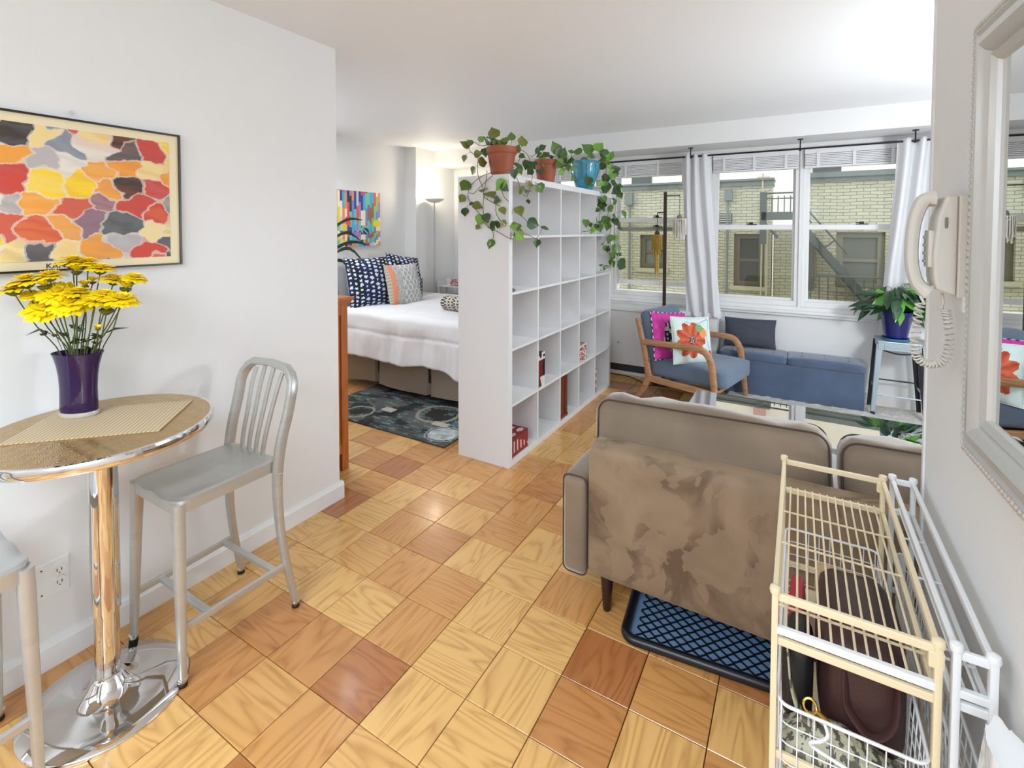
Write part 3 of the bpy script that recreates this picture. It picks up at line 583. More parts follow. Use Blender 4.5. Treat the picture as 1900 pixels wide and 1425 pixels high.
# ------------------------------------------------------------------ metal counter stools
def make_stool(name, label, loc, rz):
    t = thing(name, label, 'stool', loc, rz); H = .612; K = dict(local=True)
    # seat: dished slab with a deep apron, front at -y
    def hw(v): return .160-.006*v
    def seat(u, v):
        x = (u*2-1); y = -.205+.37*v; cr = .04; w_ = hw(v)
        e = min(v*.37, (1-v)*.37); 
        if e < cr: w_ -= cr-sqrt(max(cr*cr-(cr-e)**2, 0))
        dish = .012*(1-abs(x)**2.5)*(1-abs(2*v-1)**3)+(.007*sin(x*pi)**2*(1-v) if v < .5 else .004*sin(x*pi)**2*(1-v))
        edge = .006 if (abs(x) > .97 or v < .03 or v > .97) else 0
        return (x*w_, y, H-dish-edge)
    b = MB().grid(seat, 28, 24); n = 29
    rim = [b.v[i] for i in range(n)]+[b.v[j*n+n-1] for j in range(1, 25)]+[b.v[24*n+i] for i in range(n-2, -1, -1)]+[b.v[j*n] for j in range(23, 0, -1)]
    m = len(rim); lo = [(x*.995, y*.995, H-.048) for x, y, z in rim]
    b.add(list(rim)+lo, [(i, m+i, m+(i+1) % m, (i+1) % m) for i in range(m)]); b.add([(x, y, z) for x, y, z in lo], [tuple(range(m))])
    obj('seat', b, STEEL, t, smooth=True, ang=50, **K)
    P = rr_prof(1, .8, .5)
    for s in (-1, 1):
        lg = obj('leg', MB().tube([(s*.143, -.190, H-.014), (s*.146, -.192, H-.10), (s*.170, -.200, .03)], [.022, .0215, .0135], 12, P, up=(0, 1, 0)), STEEL, t, smooth=True, **K)
        obj('glide', MB().lathe([(.012, .014), (.0155, .022), (.0155, .03), (.010, .034)], (s*.171, -.2003, 0), 14), CHROME, lg, smooth=True, local=True)
        obj('glide_pad', MB().lathe([(.010, 0), (.0145, .003), (.0145, .012), (.012, .015)], (s*.171, -.2003, 0), 14), RUBBER, lg, local=True)
    # rear legs sweep up into the back hoop
    pts = []; rs = []
    side = [(.187, .205, .03), (.176, .165, .25), (.168, .150, .42), (.166, .150, .56), (.167, .168, .68), (.170, .195, .78), (.171, .212, .86)]
    left = spline([(-x, y, z) for x, y, z in side], 4); arc = []
    for k in range(1, 8):
        a = pi-pi*k/8; arc.append((.106*cos(a)+(-.065 if a > pi/2 else .065)*(1 if abs(a-pi/2) > .01 else 0), .212+.026*sin(a), .86+.088*sin(a)))
    right = list(reversed(spline([(x, y, z) for x, y, z in side], 4)))
    path = left+[Vector(p) for p in arc]+right
    for s, seg_ in ((-1, left[:13]), (1, list(reversed(right[-13:])))):
        lg = obj('leg', MB().tube(seg_, [.0145+.005*i/12 for i in range(13)], 12, rr_prof(.8, 1, .5), up=(1, 0, 0)), STEEL, t, smooth=True, **K)
        obj('glide', MB().lathe([(.012, .014), (.0155, .022), (.0155, .03), (.010, .034)], (s*.187, .206, 0), 14), CHROME, lg, smooth=True, local=True)
        obj('glide_pad', MB().lathe([(.010, 0), (.0145, .003), (.0145, .012), (.012, .015)], (s*.187, .206, 0), 14), RUBBER, lg, local=True)
    hoop = path[12:len(path)-12]
    obj('back_frame', MB().tube(hoop, .0195, 12, rr_prof(.75, 1, .5), up=None if False else (0, -.95, .3)), STEEL, t, smooth=True, **K)
    for k in range(4):
        x = -.072+.048*k; x2 = x*1.25
        obj('back_slat', MB().tube(spline([(x*.95, .150, H-.012), (x, .158, .66), (x*1.05, .180, .75), (x2*.95, .208, .86), (x2*.98, .231, .938-.012*abs(k-1.5))], 4), .0105, 10, rr_prof(.9, .5, .3), up=(0, 1, 0)), STEEL, t, smooth=True, **K)
    z = .185
    for s in (-1, 1): obj('stretcher', MB().bar((s*.161, -.196, z), (s*.177, .178, z), .014, .022), STEEL, t, bevel=.002, **K)
    for y, s in ((-.11, .164), (.13, .174)): obj('footrest', MB().bar((-s, y, z), (s, y, z), .022, .014), STEEL, t, bevel=.002, **K)
    return t
make_stool('counter_stool', 'brushed grey metal counter stool with slatted hoop back beside the bar table', (-1.893, 1.0, 0), 0)
make_stool('counter_stool', 'brushed grey metal counter stool cut off by the picture edge, near side of table', (-1.915, .255, 0), pi)
# ------------------------------------------------------------------ dresser with plant
DW = wood('orange_wood', rgb(196, 116, 52), rgb(182, 100, 42), rgb(160, 84, 34), .35, 2, .6)
t = thing('dresser', 'tall orange-brown wooden dresser showing only its panelled side', 'dresser', (-2.85, 2.0, 0))
x1, y0, y1, dz = -2.425, 1.862, 2.102, 1.045
obj('carcass', MB().box(-3.3, x1-.012, y0+.01, y1-.004, .11, dz), DW, t)
obj('stile', MB().box(x1-.03, x1, y1-.05, y1, 0, dz), DW, t, bevel=.003); obj('stile', MB().box(x1-.03, x1, y0, y0+.05, 0, dz), DW, t, bevel=.003)
obj('rail', MB().box(x1-.026, x1-.002, y0+.05, y1-.05, dz-.07, dz), DW, t, bevel=.002); obj('rail', MB().box(x1-.026, x1-.002, y0+.05, y1-.05, .11, .17), DW, t, bevel=.002)
obj('leg', MB().box(-3.31, -3.26, y1-.05, y1, 0, .12), DW, t); obj('leg', MB().box(-3.31, -3.26, y0, y0+.05, 0, .12), DW, t)
obj('top', MB().box(-3.34, x1+.028, y0-.005, y1+.03, dz+.018, dz+.04).box(-3.325, x1+.014, y0, y1+.015, dz, dz+.018), DW, t, bevel=.005)
for k in range(5): d = obj('drawer', MB().box(-3.22, x1-.05, y1-.006, y1+.010, .18+k*.17, .335+k*.17), DW, t, bevel=.003); obj('knob', MB().box(-2.85, -2.82, y1+.01, y1+.03, .25+k*.17, .275+k*.17), BLACKM, d)
DG = mat('deep_green_leaf', rgb(36, 62, 40), .35)
t = thing('strap_leaf_plant', 'dark strap-leaved plant on the dresser, leaves crossing the colour-strip canvas', 'plant', (-2.62, 1.98, dz+.04))
obj('pot', MB().lathe([(.05, 0), (.065, .10), (.07, .11), (.06, .11), (.055, .09), (.01, .085)], (-2.62, 1.985, dz+.04), 20), mat('grey_pot', rgb(120, 120, 118), .5), t, smooth=True)
for (a, l, z, dr) in ((.8, .30, .40, 0), (.7, .30, .32, .06), (.75, .34, .26, .02), (.55, .34, .22, .12), (.9, .26, .14, .14), (1.6, .25, .4, .1)):
    d = Vector((cos(a)*.9, sin(a)*.9, 0)); P0 = Vector((-2.62, 1.985, dz+.12)); sd = Vector((-sin(a), cos(a), 0)); P = spline([P0, P0+d*l*.4+Vector((0, 0, z*.75)), P0+d*l*.8+Vector((0, 0, z)), P0+d*l*1.15+Vector((0, 0, z-dr))], 4); n = len(P); b = MB(); vs = []
    for i, p in enumerate(P):
        w_ = .010*sin(pi*min(1, .12+i/n*.9))+.0008; vs += [p-sd*w_*.6-Vector((0, 0, w_)), p, p+sd*w_*.6+Vector((0, 0, w_))]
    b.add(vs, [(i*3+j, i*3+j+1, i*3+j+4, i*3+j+3) for i in range(n-1) for j in (0, 1)]); obj('leaf', b, DG, t, smooth=True)
# ------------------------------------------------------------------ pillows
def pillow(w, h, th, cfn=None, ears=.04, n=26, p=2.4, sag=0):
    """upright pillow, centre at origin, width x, height z, thickness y"""
    b = MB()
    for s in (-1, 1):
        def fn(u, v, s=s):
            x = 2*u-1; z = 2*v-1; x = sin(x*pi/2)*.35+x*.65; z = sin(z*pi/2)*.35+z*.65
            t = (max(1-abs(x)**p, 0)*max(1-abs(z)**p, 0))**.55
            pinch = 1-ears*(1-x*x*z*z)*(abs(x)**6+abs(z)**6)*.5
            X = x*w/2*(1-ears*(1-z*z)*abs(x)); Z = z*h/2*(1-ears*(1-x*x)*abs(z))
            Z -= sag*(1-x*x)*max(z, 0)*h*.1; wr = .006*fbm(x*2, z*2, s*5)*(1-abs(x*z))
            return (X, s*(th/2*t)+wr*(t > .05), Z)
        g = MB().grid(fn, n, n, (lambda u, v, s=s: cfn(u if s < 0 else 1-u, v, s)) if cfn else None)
        if s > 0: g.f = [tuple(reversed(f)) for f in g.f]
        k = len(b.v); b.v += g.v; b.f += [tuple(i+k for i in f) for f in g.f]; b.c += g.c
    return b
def put(o, loc, rz=0, rx=0, ry=0): o.location = loc; o.rotation_euler = (rx, ry, rz); return o
def edge_path(w, h, ears=.04, n=10):
    out = []
    for a, b_, c, d in ((-1, -1, 1, -1), (1, -1, 1, 1), (1, 1, -1, 1), (-1, 1, -1, -1)):
        for k in range(n):
            x = a+(c-a)*k/n; z = b_+(d-b_)*k/n
            out.append((x*w/2*(1-ears*(1-z*z)*abs(x)), 0, z*h/2*(1-ears*(1-x*x)*abs(z))))
    return out
# ------------------------------------------------------------------ bed
BX0, BX1, BY0, BY1, BZ = -3.89, -2.10, 3.22, 4.50, .755
t = thing('bed', 'double bed with a grey headboard and taupe box-pleated skirt', 'bed', (-3.08, 3.98, 0))
obj('mattress', MB().rbox((BX0+BX1)/2-.02, (BY0+BY1)/2, .60, BX1-BX0-.10, BY1-BY0-.14, .26, .05, 6), mat('mattress_white', rgb(225, 225, 225), .7), t, smooth=True)
obj('box_base', MB().box(BX0+.04, BX1-.06, BY0+.08, BY1-.08, .16, .47), mat('box_base_dark', rgb(40, 38, 36), .8), t)
obj('headboard', MB().rbox(-3.912, (BY0+BY1)/2, .62, .05, BY1-BY0+.04, .62, .02, 6), mat('grey_fabric_dark', rgb(120, 122, 126), .8, bump=.2, bscale=300), t, smooth=True)
SK = mat('taupe_skirt', rgb(150, 136, 118), .8, var=.05, vscale=4)
def skirt(u, v, x0=-3.85, x1=-2.18):
    x = x0+(x1-x0)*u; k = (x+4.0)/.62; f = abs((k % 1)-.5)*2; y = BY0+.045+.05*(f > .93)+.018*sin(x*9+v*2)*v+.012*fbm(x*3, v*2)
    return (x, y, .48-.415*v-.012*sin(x*6))
obj('bed_skirt', MB().grid(skirt, 120, 10).grid(lambda u, v: (BX1-.05-.03*(abs(((u*2.4) % 1)-.5) > .46)+.01*sin(u*20)*v, BY0+.06+1.2*u, .48-.415*v), 60, 8), SK, t, smooth=True, ang=180)
# comforter draped over bed
CW = mat('white_comforter', rgb(232, 232, 234), .75, bump=.12, bscale=40)
def comf(u, v):
    a = -3.86+2.24*u; sag = .43+.17*max(0, min(1, (a+2.55)/.45))**1.5; b_ = 4.53-(4.53-BY0+sag)*v
    da = max(0, a-BX1); db = max(0, BY0-b_); x = min(a, BX1); y = max(b_, BY0); dr = hypot(da, db)
    puff = .014*abs(sin((a+.2)*pi/.48))**.5*abs(sin((b_+.1)*pi/.42))**.5*max(0, 1-dr/.04)
    z = BZ-.012+puff+.010*fbm(a*3, b_*3)
    if dr > 0:
        r = .05; ex = min(dr, r); out = sin(min(dr/r, 1)*pi/2)*r*.8+dr*.05; drop = dr-.35*ex; ang = atan2(db, da)
        w_ = (.010*fbm(a*7, db*1.5, 3)*2.2+.006*sin(a*23+4*fbm(a*2, 1))) if db >= da else .018*sin(b_*15)
        w_ *= min(dr/.25, 1); fl = 1+.6*(da > .02)*(db > .02)
        q = .010*math.exp(-((db-.185)/.010)**2)*(da < .02)+.006*math.exp(-((da-.20)/.012)**2)*(db < .02)-.010*math.exp(-((db-.10)/.06)**2)*(1+sin(a*6))*.5
        out = (out+w_)*fl-q
        x += cos(ang)*out; y -= sin(ang)*out; z -= drop*(1.0)
        z += .012*sin(a*7+1)*min(dr/.4, 1)
    z = max(z, .06)
    return (x, y, z)
c = obj('comforter', MB().grid(comf, 130, 110), CW, None, smooth=True, ang=180); md = c.modifiers.new('t', 'SOLIDIFY'); md.thickness = .012; md.offset = -1
tag(c, 'white quilted comforter draped over the bed with a wavy hem', 'comforter')
def ikat(u, v, s):
    u += .008*fbm(u*14, v*14); v += .012*fbm(u*12, v*12, 5)
    if s > 0: return rgb(232, 224, 208)
    a = u*9.5; cx = (a % 1)-.5; k = v*13+.35*sin(int(a)*2.1); cz = (k % 1)-.5
    e = .22*hsh(int(a), int(k), 2)
    if cx*cx/(.34-e*.5)**2+cz*cz/(.38-e)**2 < 1+.5*fbm(u*20, v*20): return rgb(226, 230, 236)
    return mixc(rgb(26, 44, 86), rgb(14, 20, 40), hsh(int(a), 3))
def ikat2(u, v, s): 
    c = ikat(u, v, s); return c
CUSH = attr_mat('printed_cushion_fabric', .85, bump=.15, bscale=250)
W_ = obj('pillow', pillow(.62, .42, .18), mat('grey_pillow_cotton', rgb(130, 132, 136), .8), None, smooth=True); put(W_, (-3.83, 3.50, .95), radians(92), radians(-10)); tag(W_, 'plain grey pillow behind the nearer navy patterned pillow', 'pillow')
W_ = obj('pillow', pillow(.60, .40, .16), mat('white_pillow_cotton', rgb(226, 222, 214), .8), None, smooth=True); put(W_, (-3.84, 4.10, .93), radians(88), radians(-10)); tag(W_, 'plain white pillow almost hidden behind the farther navy pillow', 'pillow')
A_ = obj('patterned_pillow', pillow(.50, .50, .15, ikat, n=60), CUSH, None, smooth=True); put(A_, (-3.68, 3.47, .985), radians(80), radians(-14)); tag(A_, 'navy pillow with rows of white dashes, the nearer of the two', 'pillow', 'navy and white patterned pillows on the bed')
A_ = obj('patterned_pillow', pillow(.50, .50, .15, ikat2, n=60), CUSH, None, smooth=True); put(A_, (-3.72, 4.02, .985), radians(88), radians(-18), radians(9)); tag(A_, 'navy and white pillow behind the grey diamond cushion, nearer the corner', 'pillow', 'navy and white patterned pillows on the bed')
def diamond(u, v, s):
    if s > 0: return rgb(222, 212, 190)
    if u < .10: return mixc(rgb(200, 188, 168), rgb(150, 140, 126), (int(v*30) % 2)*.6)
    if u < .23+.015*sin(v*20) or u > .95: return rgb(226, 146, 112)
    x = abs(u-.60); 
    if x < .20:
        k = (v*5+x*9.0) % 1; m_ = (v*5-x*9.0) % 1
        if k < .16 or m_ < .16: return rgb(236, 236, 234)
        return rgb(176, 176, 174)
    return mixc(rgb(206, 204, 200), rgb(160, 160, 160), hsh(int(u*50), int(v*50)))
A_ = obj('diamond_pillow', pillow(.43, .43, .14, diamond, n=60), CUSH, None, smooth=True); put(A_, (-3.48, 3.74, .945), radians(84), radians(-15)); tag(A_, 'grey woven cushion with white diamonds and coral stripes at its edges', 'cushion')
def knit(u, v): 
    k = (u*16+.5*sin(v*14)) % 1; m_ = (v*7) % 1; return rgb(52, 46, 42) if (k < .34) != (m_ < .3) else rgb(200, 190, 176)
rl = MB()
def rollf(u, v):
    a = 2*pi*u; r = .085*(1-max(0, abs(v-.5)*2-.9)*3)*(1+.06*sin(a*3)); return (-2.81+.48*v, 3.56+cos(a)*r, BZ+.082+sin(a)*r*.82)
rl.grid(rollf, 32, 24, knit, closeu=True)
for xx in (-2.81, -2.33):
    rl.add([(xx+.0, 3.56+cos(2*pi*k/32)*.062, BZ+.082+sin(2*pi*k/32)*.05) for k in range(32)], [tuple(range(32))])
tag(obj('rolled_throw', rl, CUSH, smooth=True), 'brown and white patterned throw rolled up at the foot of the bed', 'throw')
# bedroom rug
def rugc(u, v):
    x = -3.5+1.42*u; y = 2.63+1.5*v; n = fbm(x*2.2, y*8, 2); m_ = fbm(x*9, y*30, 4); c = mixc(rgb(92, 92, 86), rgb(54, 66, 70), .5+n)
    if n > .12: c = mixc(c, rgb(38, 42, 42), .8)
    if m_ > .26: c = mixc(c, rgb(120, 146, 146), .6)
    if fbm(x*4, y*4, 9) > .28: c = mixc(c, rgb(24, 24, 24), .8)
    for cx, cy, r, k in ((-2.22, 2.80, .14, 0), (-2.50, 3.10, .19, 1), (-3.10, 2.80, .13, 1)):
        d = hypot(x-cx, y-cy)+.012*fbm(x*8, y*8)
        if d < r:
            c = (mixc(rgb(196, 200, 196), rgb(150, 160, 160), .5+fbm(x*20, y*20)) if d < r*.82 else (rgb(60, 70, 74) if d < r*.9 else rgb(150, 160, 158))) if k == 0 else (rgb(40, 36, 32) if d < r*.55 and x < cx+.05 else c if d < r*.84 else rgb(150, 146, 130))
    if -2.42 < x < -2.28 and 2.9 < y < 2.97 or -2.98 < x < -2.86 and 2.92 < y < 3.0: c = rgb(186, 180, 164)
    if x > -2.28 and 2.95 < y < 3.3: c = mixc(c, rgb(90, 130, 160), .5)
    return c
b = MB().box(-3.5, -2.085, 2.628, 4.1, .001, .008); b.grid(lambda u, v: (-3.5+1.415*u, 2.63+1.468*v, .0085), 150, 150, rugc)
b.c[:6] = [rgb(60, 62, 62)]*6
tag(obj('area_rug', b, attr_mat('rug_pile', .95, bump=.3, bscale=400)), 'dark grey and teal rug with abstract circles in front of the bed', 'rug')
# bedside tray table with pink box
t = thing('tray_table', 'small white tray side table in the corner beyond the bed', 'side table', (-3.62, 4.86, 0))
tx0, tx1, ty0, ty1, tz = -3.88, -3.36, 4.765, 4.955, .80
obj('tray', MB().box(tx0, tx1, ty0, ty1, tz, tz+.012).box(tx0, tx1, ty1-.01, ty1, tz+.012, tz+.085).box(tx0, tx0+.01, ty0, ty1-.01, tz+.012, tz+.07).box(tx1-.01, tx1, ty0, ty1-.01, tz+.012, tz+.07), WHITE, t, bevel=.002)
for x in (tx0+.02, tx1-.02):
    for y in (ty0+.02, ty1-.02): obj('leg', MB().bar((x, y, 0), (x, y, tz), .022, .022), WHITE, t)
def floral(u, v):
    n = fbm(u*7, v*7, 3); return rgb(226, 214, 206) if n > .05 else (rgb(196, 112, 120) if n > -.18 else rgb(110, 48, 52))
def pbox(name, x0, x1, y0, y1, z0, z1, cf, par=None, m=None, n=14):
    b = MB()
    b.grid(lambda u, v: (x0+(x1-x0)*u, y0, z0+(z1-z0)*v), n, n, lambda u, v: cf(u, v, 'f')); b.grid(lambda u, v: (x1, y0+(y1-y0)*u, z0+(z1-z0)*v), n, n, lambda u, v: cf(u, v, 's'))
    b.grid(lambda u, v: (x0+(x1-x0)*u, y0+(y1-y0)*v, z1), n, n, lambda u, v: cf(u, v, 't')); k = len(b.c)
    b.add([(x1, y1, z0), (x0, y1, z0), (x0, y1, z1), (x1, y1, z1)], [(0, 1, 2, 3)]); b.add([(x0, y1, z0), (x0, y0, z0), (x0, y0, z1), (x0, y1, z1)], [(0, 1, 2, 3)]); b.add([(x0, y0, z0), (x0, y1, z0), (x1, y1, z0), (x1, y0, z0)], [(0, 1, 2, 3)])
    b.c[k:] = [cf(.5, .5, 'f')]*3
    return obj(name, b, m or PRINTG, par)
tag(pbox('flowered_box', -3.70, -3.55, 4.80, 4.90, tz+.013, tz+.10, lambda u, v, s: floral(u*1.3, v*1.3)), 'small pink flowered box on the white tray table', 'box')
# ------------------------------------------------------------------ torchiere
t = thing('torchiere_lamp', 'slim torchiere floor lamp with a shallow white bowl in the corner', 'floor lamp', (-3.62, 4.36, 0)); c = (-3.80, 4.62, 0)
t.location = c
LM = mat('silver_lamp_metal', rgb(176, 176, 178), .35, .7)
obj('base', MB().lathe([(.11, .0), (.115, .008), (.11, .02), (.02, .028), (.012, .04)], c, 30), LM, t, smooth=True)
obj('pole', MB().tube([(c[0], c[1], .03), (c[0], c[1], 1.83)], .0095, 10), LM, t, smooth=True)
obj('lamp_shade', MB().lathe([(.02, 1.795), (.06, 1.803), (.10, 1.822), (.118, 1.842), (.114, 1.842), (.095, 1.828), (.05, 1.812), (.001, 1.81)], (c[0], c[1], .035), 36), mat('frosted_bowl', rgb(236, 232, 222), .4), t, smooth=True)
obj('bulb', MB().lathe([(.01, 1.812), (.03, 1.82), (.032, 1.835), (.001, 1.85)], (c[0], c[1], .035), 14), mat('lit_bulb', (1, .9, .75, 1), .5, emit=3), t, smooth=True)
# ------------------------------------------------------------------ cube shelf
SX0, SX1, SY0, SY1, SH = -1.942, -1.55, 2.604, 4.515, 1.85
t = thing('cube_shelf', 'tall white open cube shelving unit dividing the room', 'shelf', (-1.746, 3.56, 0))
BT = .042
obj('side_panel', MB().box(SX0, SX1, SY0, SY0+BT, 0, SH-BT), WHITE, t, bevel=.0015); obj('side_panel', MB().box(SX0, SX1, SY1-BT, SY1, 0, SH-BT), WHITE, t, bevel=.0015)
obj('top_panel', MB().box(SX0, SX1, SY0, SY1, SH-BT, SH), WHITE, t, bevel=.0015); obj('bottom_panel', MB().box(SX0, SX1, SY0+BT, SY1-BT, 0, .037), WHITE, t, bevel=.0015)
cy = (SY1-SY0-2*BT-4*.016)/5; cz = (SH-BT-.037-4*.016)/5; CYL = [SY0+BT+k*(cy+.016) for k in range(5)]; CZL = [.037+k*(cz+.016) for k in range(5)]
for k in range(4): obj('shelf_board', MB().box(SX0+.002, SX1-.002, SY0+BT, SY1-BT, CZL[k]+cz, CZL[k]+cz+.016), WHITE, t)
for k in range(4):
    for j in range(5): obj('divider', MB().box(SX0+.003, SX1-.003, CYL[k]+cy, CYL[k]+cy+.016, CZL[j], CZL[j]+cz), WHITE, t)
def cell(i, j): return CYL[i], CZL[j]+.0005
y, z = cell(0, 0)
RED = rgb(140, 30, 44)
def redbox(u, v, s):
    if s == 't': return rgb(214, 200, 200) if min(hypot((u*3 % 1)-.5, (v*2 % 1)-.5), 1) < .3 else RED
    if v > .86 or v < .08: return rgb(120, 22, 34)
    return rgb(216, 200, 200) if (abs((u*4.5 % 1)-.5) < .2*(1.1-v) and .22 < v < .8) else RED
tag(pbox('red_box', SX1-.20, SX1-.015, y+.03, y+.235, z, z+.125, redbox), 'dark red patterned gift box in the lowest nearest shelf cube', 'box')
y, z = cell(1, 1)
def tin(u, v, s):
    if v > .78: return rgb(216, 214, 210) if hsh(int(u*4), int(v*20)) > .4 else rgb(40, 36, 36)
    if v < .3: return rgb(220, 218, 214) if u+v > .5 else rgb(90, 34, 34)
    return rgb(112, 36, 38) if u*1.2 < .8+.1*sin(v*20) else rgb(26, 24, 24)
tag(pbox('tall_tin', SX1-.13, SX1-.012, y+.012, y+.115, z, z+.24, tin), 'tall black, maroon and white tin in the second-row shelf cube', 'tin')
y, z = cell(2, 0); BR = mat('brown_lacquer', rgb(112, 52, 36), .35, var=.15, vscale=6)
t2 = thing('wooden_screen', 'upright dark red-brown wooden board with moulded foot standing in a bottom cube', 'wooden board', (SX1-.1, y+.08, z))
obj('board', MB().box(SX1-.12, SX1-.02, y+.035, y+.15, z+.025, z+.325), BR, t2, bevel=.003); obj('foot', MB().box(SX1-.125, SX1-.012, y+.025, y+.16, z, z+.025), BR, t2, bevel=.005)
obj('upright_trim', MB().box(SX1-.020, SX1-.014, y+.11, y+.15, z+.026, z+.32), BR, t2, bevel=.002)
y, z = cell(3, 1)
tag(pbox('flowered_box', SX1-.15, SX1-.012, y+.012, y+.19, z, z+.14, lambda u, v, s: rgb(226, 220, 214) if v > .92 or abs(u-.98) < .03 else floral(u, v)), 'red and white flowered box in the fourth cube of the second row', 'box')
y, z = cell(4, 0)
def tin2(u, v): return rgb(206, 196, 184) if ((v*3) % 1) > .62 or hypot((u*9 % 1)-.5, (v*3 % 1)-.3) > .38 else rgb(112, 84, 72)
b = MB().lathe([(.05, 0), (.052, .004)], (SX1-.068, y+.07, z), 24); b.c = [rgb(90, 80, 76)]*len(b.c)
b.grid(lambda u, v: (SX1-.068+.052*cos(2*pi*u), y+.07+.052*sin(2*pi*u), z+.004+.196*v), 40, 30, tin2, closeu=True); n0 = len(b.c); b.lathe([(.052, .2), (.045, .205), (.001, .206)], (SX1-.068, y+.07, z), 24); b.c[n0:] = [rgb(150, 140, 130)]*(len(b.c)-n0)
tag(obj('round_canister', b, PRINTG, smooth=True), 'round beige canister with brown discs in the farthest bottom cube', 'canister')
y, z = cell(0, 2)
o = MB().lathe([(.001, 0), (.03, .0), (.036, .012), (.022, .024), (.010, .028), (.008, .045), (.001, .047)], (SX1-.33, y+.32, z+0), 18)
y, z = cell(0, 2+0)
tag(obj('small_ornament', MB().lathe([(.03, 0), (.036, .012), (.022, .022), (.01, .03), (.001, .032)], (SX1-.06, CYL[0]+.045, CZL[3]+.0005), 18, 1.5, 1), mat('grey_stone', rgb(120, 112, 108), .6), smooth=True), 'small grey stone ornament lying in the nearest cube of the fourth row', 'ornament')
# ------------------------------------------------------------------ trailing plants
LEAFM = {}
def heart_mesh(name, m, kind=0):
    b = MB(); rows = 7; prof = [0, .30, .43, .44, .36, .22, .09, 0] if kind == 0 else [0, .10, .17, .19, .17, .12, .06, 0]
    vs = []
    for i in range(rows+1):
        t_ = i/rows; x = t_-.02; w_ = prof[i]; dr = -.16*t_*t_*(1 if kind == 0 else 2.2)
        back = -.09*(i == 1) if kind == 0 else 0
        vs += [(x+back, -w_, dr+w_*.22), (x, -w_*.5, dr+w_*.06), (x, 0, dr-.0), (x, w_*.5, dr+w_*.06), (x+back, w_, dr+w_*.22)]
    fs = [(i*5+j, (i+1)*5+j, (i+1)*5+j+1, i*5+j+1) for i in range(rows) for j in range(4)]
    b.add(vs, fs); return mesh_of(name, b, m, True, 180)
LG = [mat('pothos_green', rgb(86, 122, 52), .32, var=.25, vscale=5, coat=.2), mat('pothos_olive', rgb(112, 118, 44), .35, var=.2, vscale=5, coat=.2), mat('pothos_dark', rgb(56, 88, 44), .3, var=.2, vscale=5, coat=.2), mat('pothos_bright', rgb(120, 172, 66), .35, var=.15, vscale=5)]
LMS = [heart_mesh('leaf', m) for m in LG]
VINE = mat('vine_stem', rgb(104, 92, 46), .6); SOIL = mat('potting_soil', rgb(60, 44, 32), .95)
def leaf_obj(par, p, d, nrm, L, me, nm='leaf'):
    d = Vector(d).normalized(); n_ = Vector(nrm); n_ = (n_-d*n_.dot(d)).normalized(); s_ = n_.cross(d)
    o = bpy.data.objects.new(nm, me); COL.objects.link(o); o.parent = par; o.matrix_parent_inverse = M4(par).inverted()
    o.matrix_basis = Matrix(((d.x*L, s_.x*L, n_.x*L, p[0]), (d.y*L, s_.y*L, n_.y*L, p[1]), (d.z*L, s_.z*L, n_.z*L, p[2]), (0, 0, 0, 1))); return o
LV1="-1873 2580 2056 59;-1845 2597 2070 42;-1713 2677 2136 76;-1776 2638 2092 42;-1728 2666 2082 59;-1687 2690 2067 59;-1643 2716 2089 51;-1612 2735 2111 51;-1551 2770 2082 67;-1871 2577 1961 42;-1822 2603 1880 51;-1764 2640 1939 67;-1793 2625 1994 51;-1755 2647 2001 59;-1870 2575 1782 76;-1892 2575 1702 51;-1865 2575 1614 51;-1750 2575 1561 66;-1768 2575 1518 33;-1699 2575 1575 57;-1669 2575 1411 57;-1619 2575 1532 49;-1578 2575 1619 48;-1665 2575 1723 73;-1602 2575 1777 73;-1619 2575 1687 49;-1763 2575 1655 58;-1622 2723 1939 59;-1707 2674 1950 34;-1525 2638 1462 33;-1525 2929 1409 53;-1525 3048 1513 54;-1525 2832 1542 77;-1525 2659 1618 65;-1525 2977 1783 71;-1525 2709 1748 58;-1525 2822 1801 43;-1525 2784 1754 51;-1525 2638 1525 65;-1561 2757 1884 51;-1527 2778 1917 59;-1507 2788 1877 51;-1569 2575 1542 40;-1525 2807 1685 31;-1525 2879 1550 43;-1659 2706 2074 59;-1576 2753 2031 51"
VN1="-1665 2702 2052;-1696 2684 2063;-1778 2635 2045;-1823 2610 2067;-1847 2594 2023;-1815 2612 1986/-1712 2668 1877;-1737 2575 1840;-1825 2575 1780;-1838 2575 1708;-1799 2575 1649;-1729 2575 1583;-1695 2575 1525;-1619 2575 1493;-1520 2575 1449;-1525 2653 1476;-1525 2638 1490/-1744 2650 1884;-1703 2575 1803;-1720 2575 1718;-1652 2575 1674;-1602 2575 1651/-1795 2622 1964;-1763 2575 1849;-1720 2575 1747;-1725 2575 1633;-1695 2575 1540;-1652 2575 1490;-1648 2575 1454;-1665 2575 1433/-1680 2686 1877;-1594 2575 1770;-1569 2575 1706;-1537 2575 1677/-1614 2731 2038;-1563 2760 2001;-1574 2751 1928;-1599 2735 1899/-1605 2731 1877;-1525 2665 1816;-1525 2709 1748;-1525 2784 1724;-1525 2846 1817;-1491 2797 1855/-1525 2695 1597;-1525 2770 1570;-1525 2832 1527/-1525 2624 1490;-1525 2785 1475;-1525 2912 1444;-1525 2945 1459/-1563 2761 2023;-1525 2782 1994;-1498 2795 1928;-1494 2795 1855/-1652 2575 1843;-1737 2575 1783;-1798 2575 1735;-1834 2575 1744/-1627 2575 1680;-1627 2575 1610;-1594 2575 1560;-1545 2575 1542"
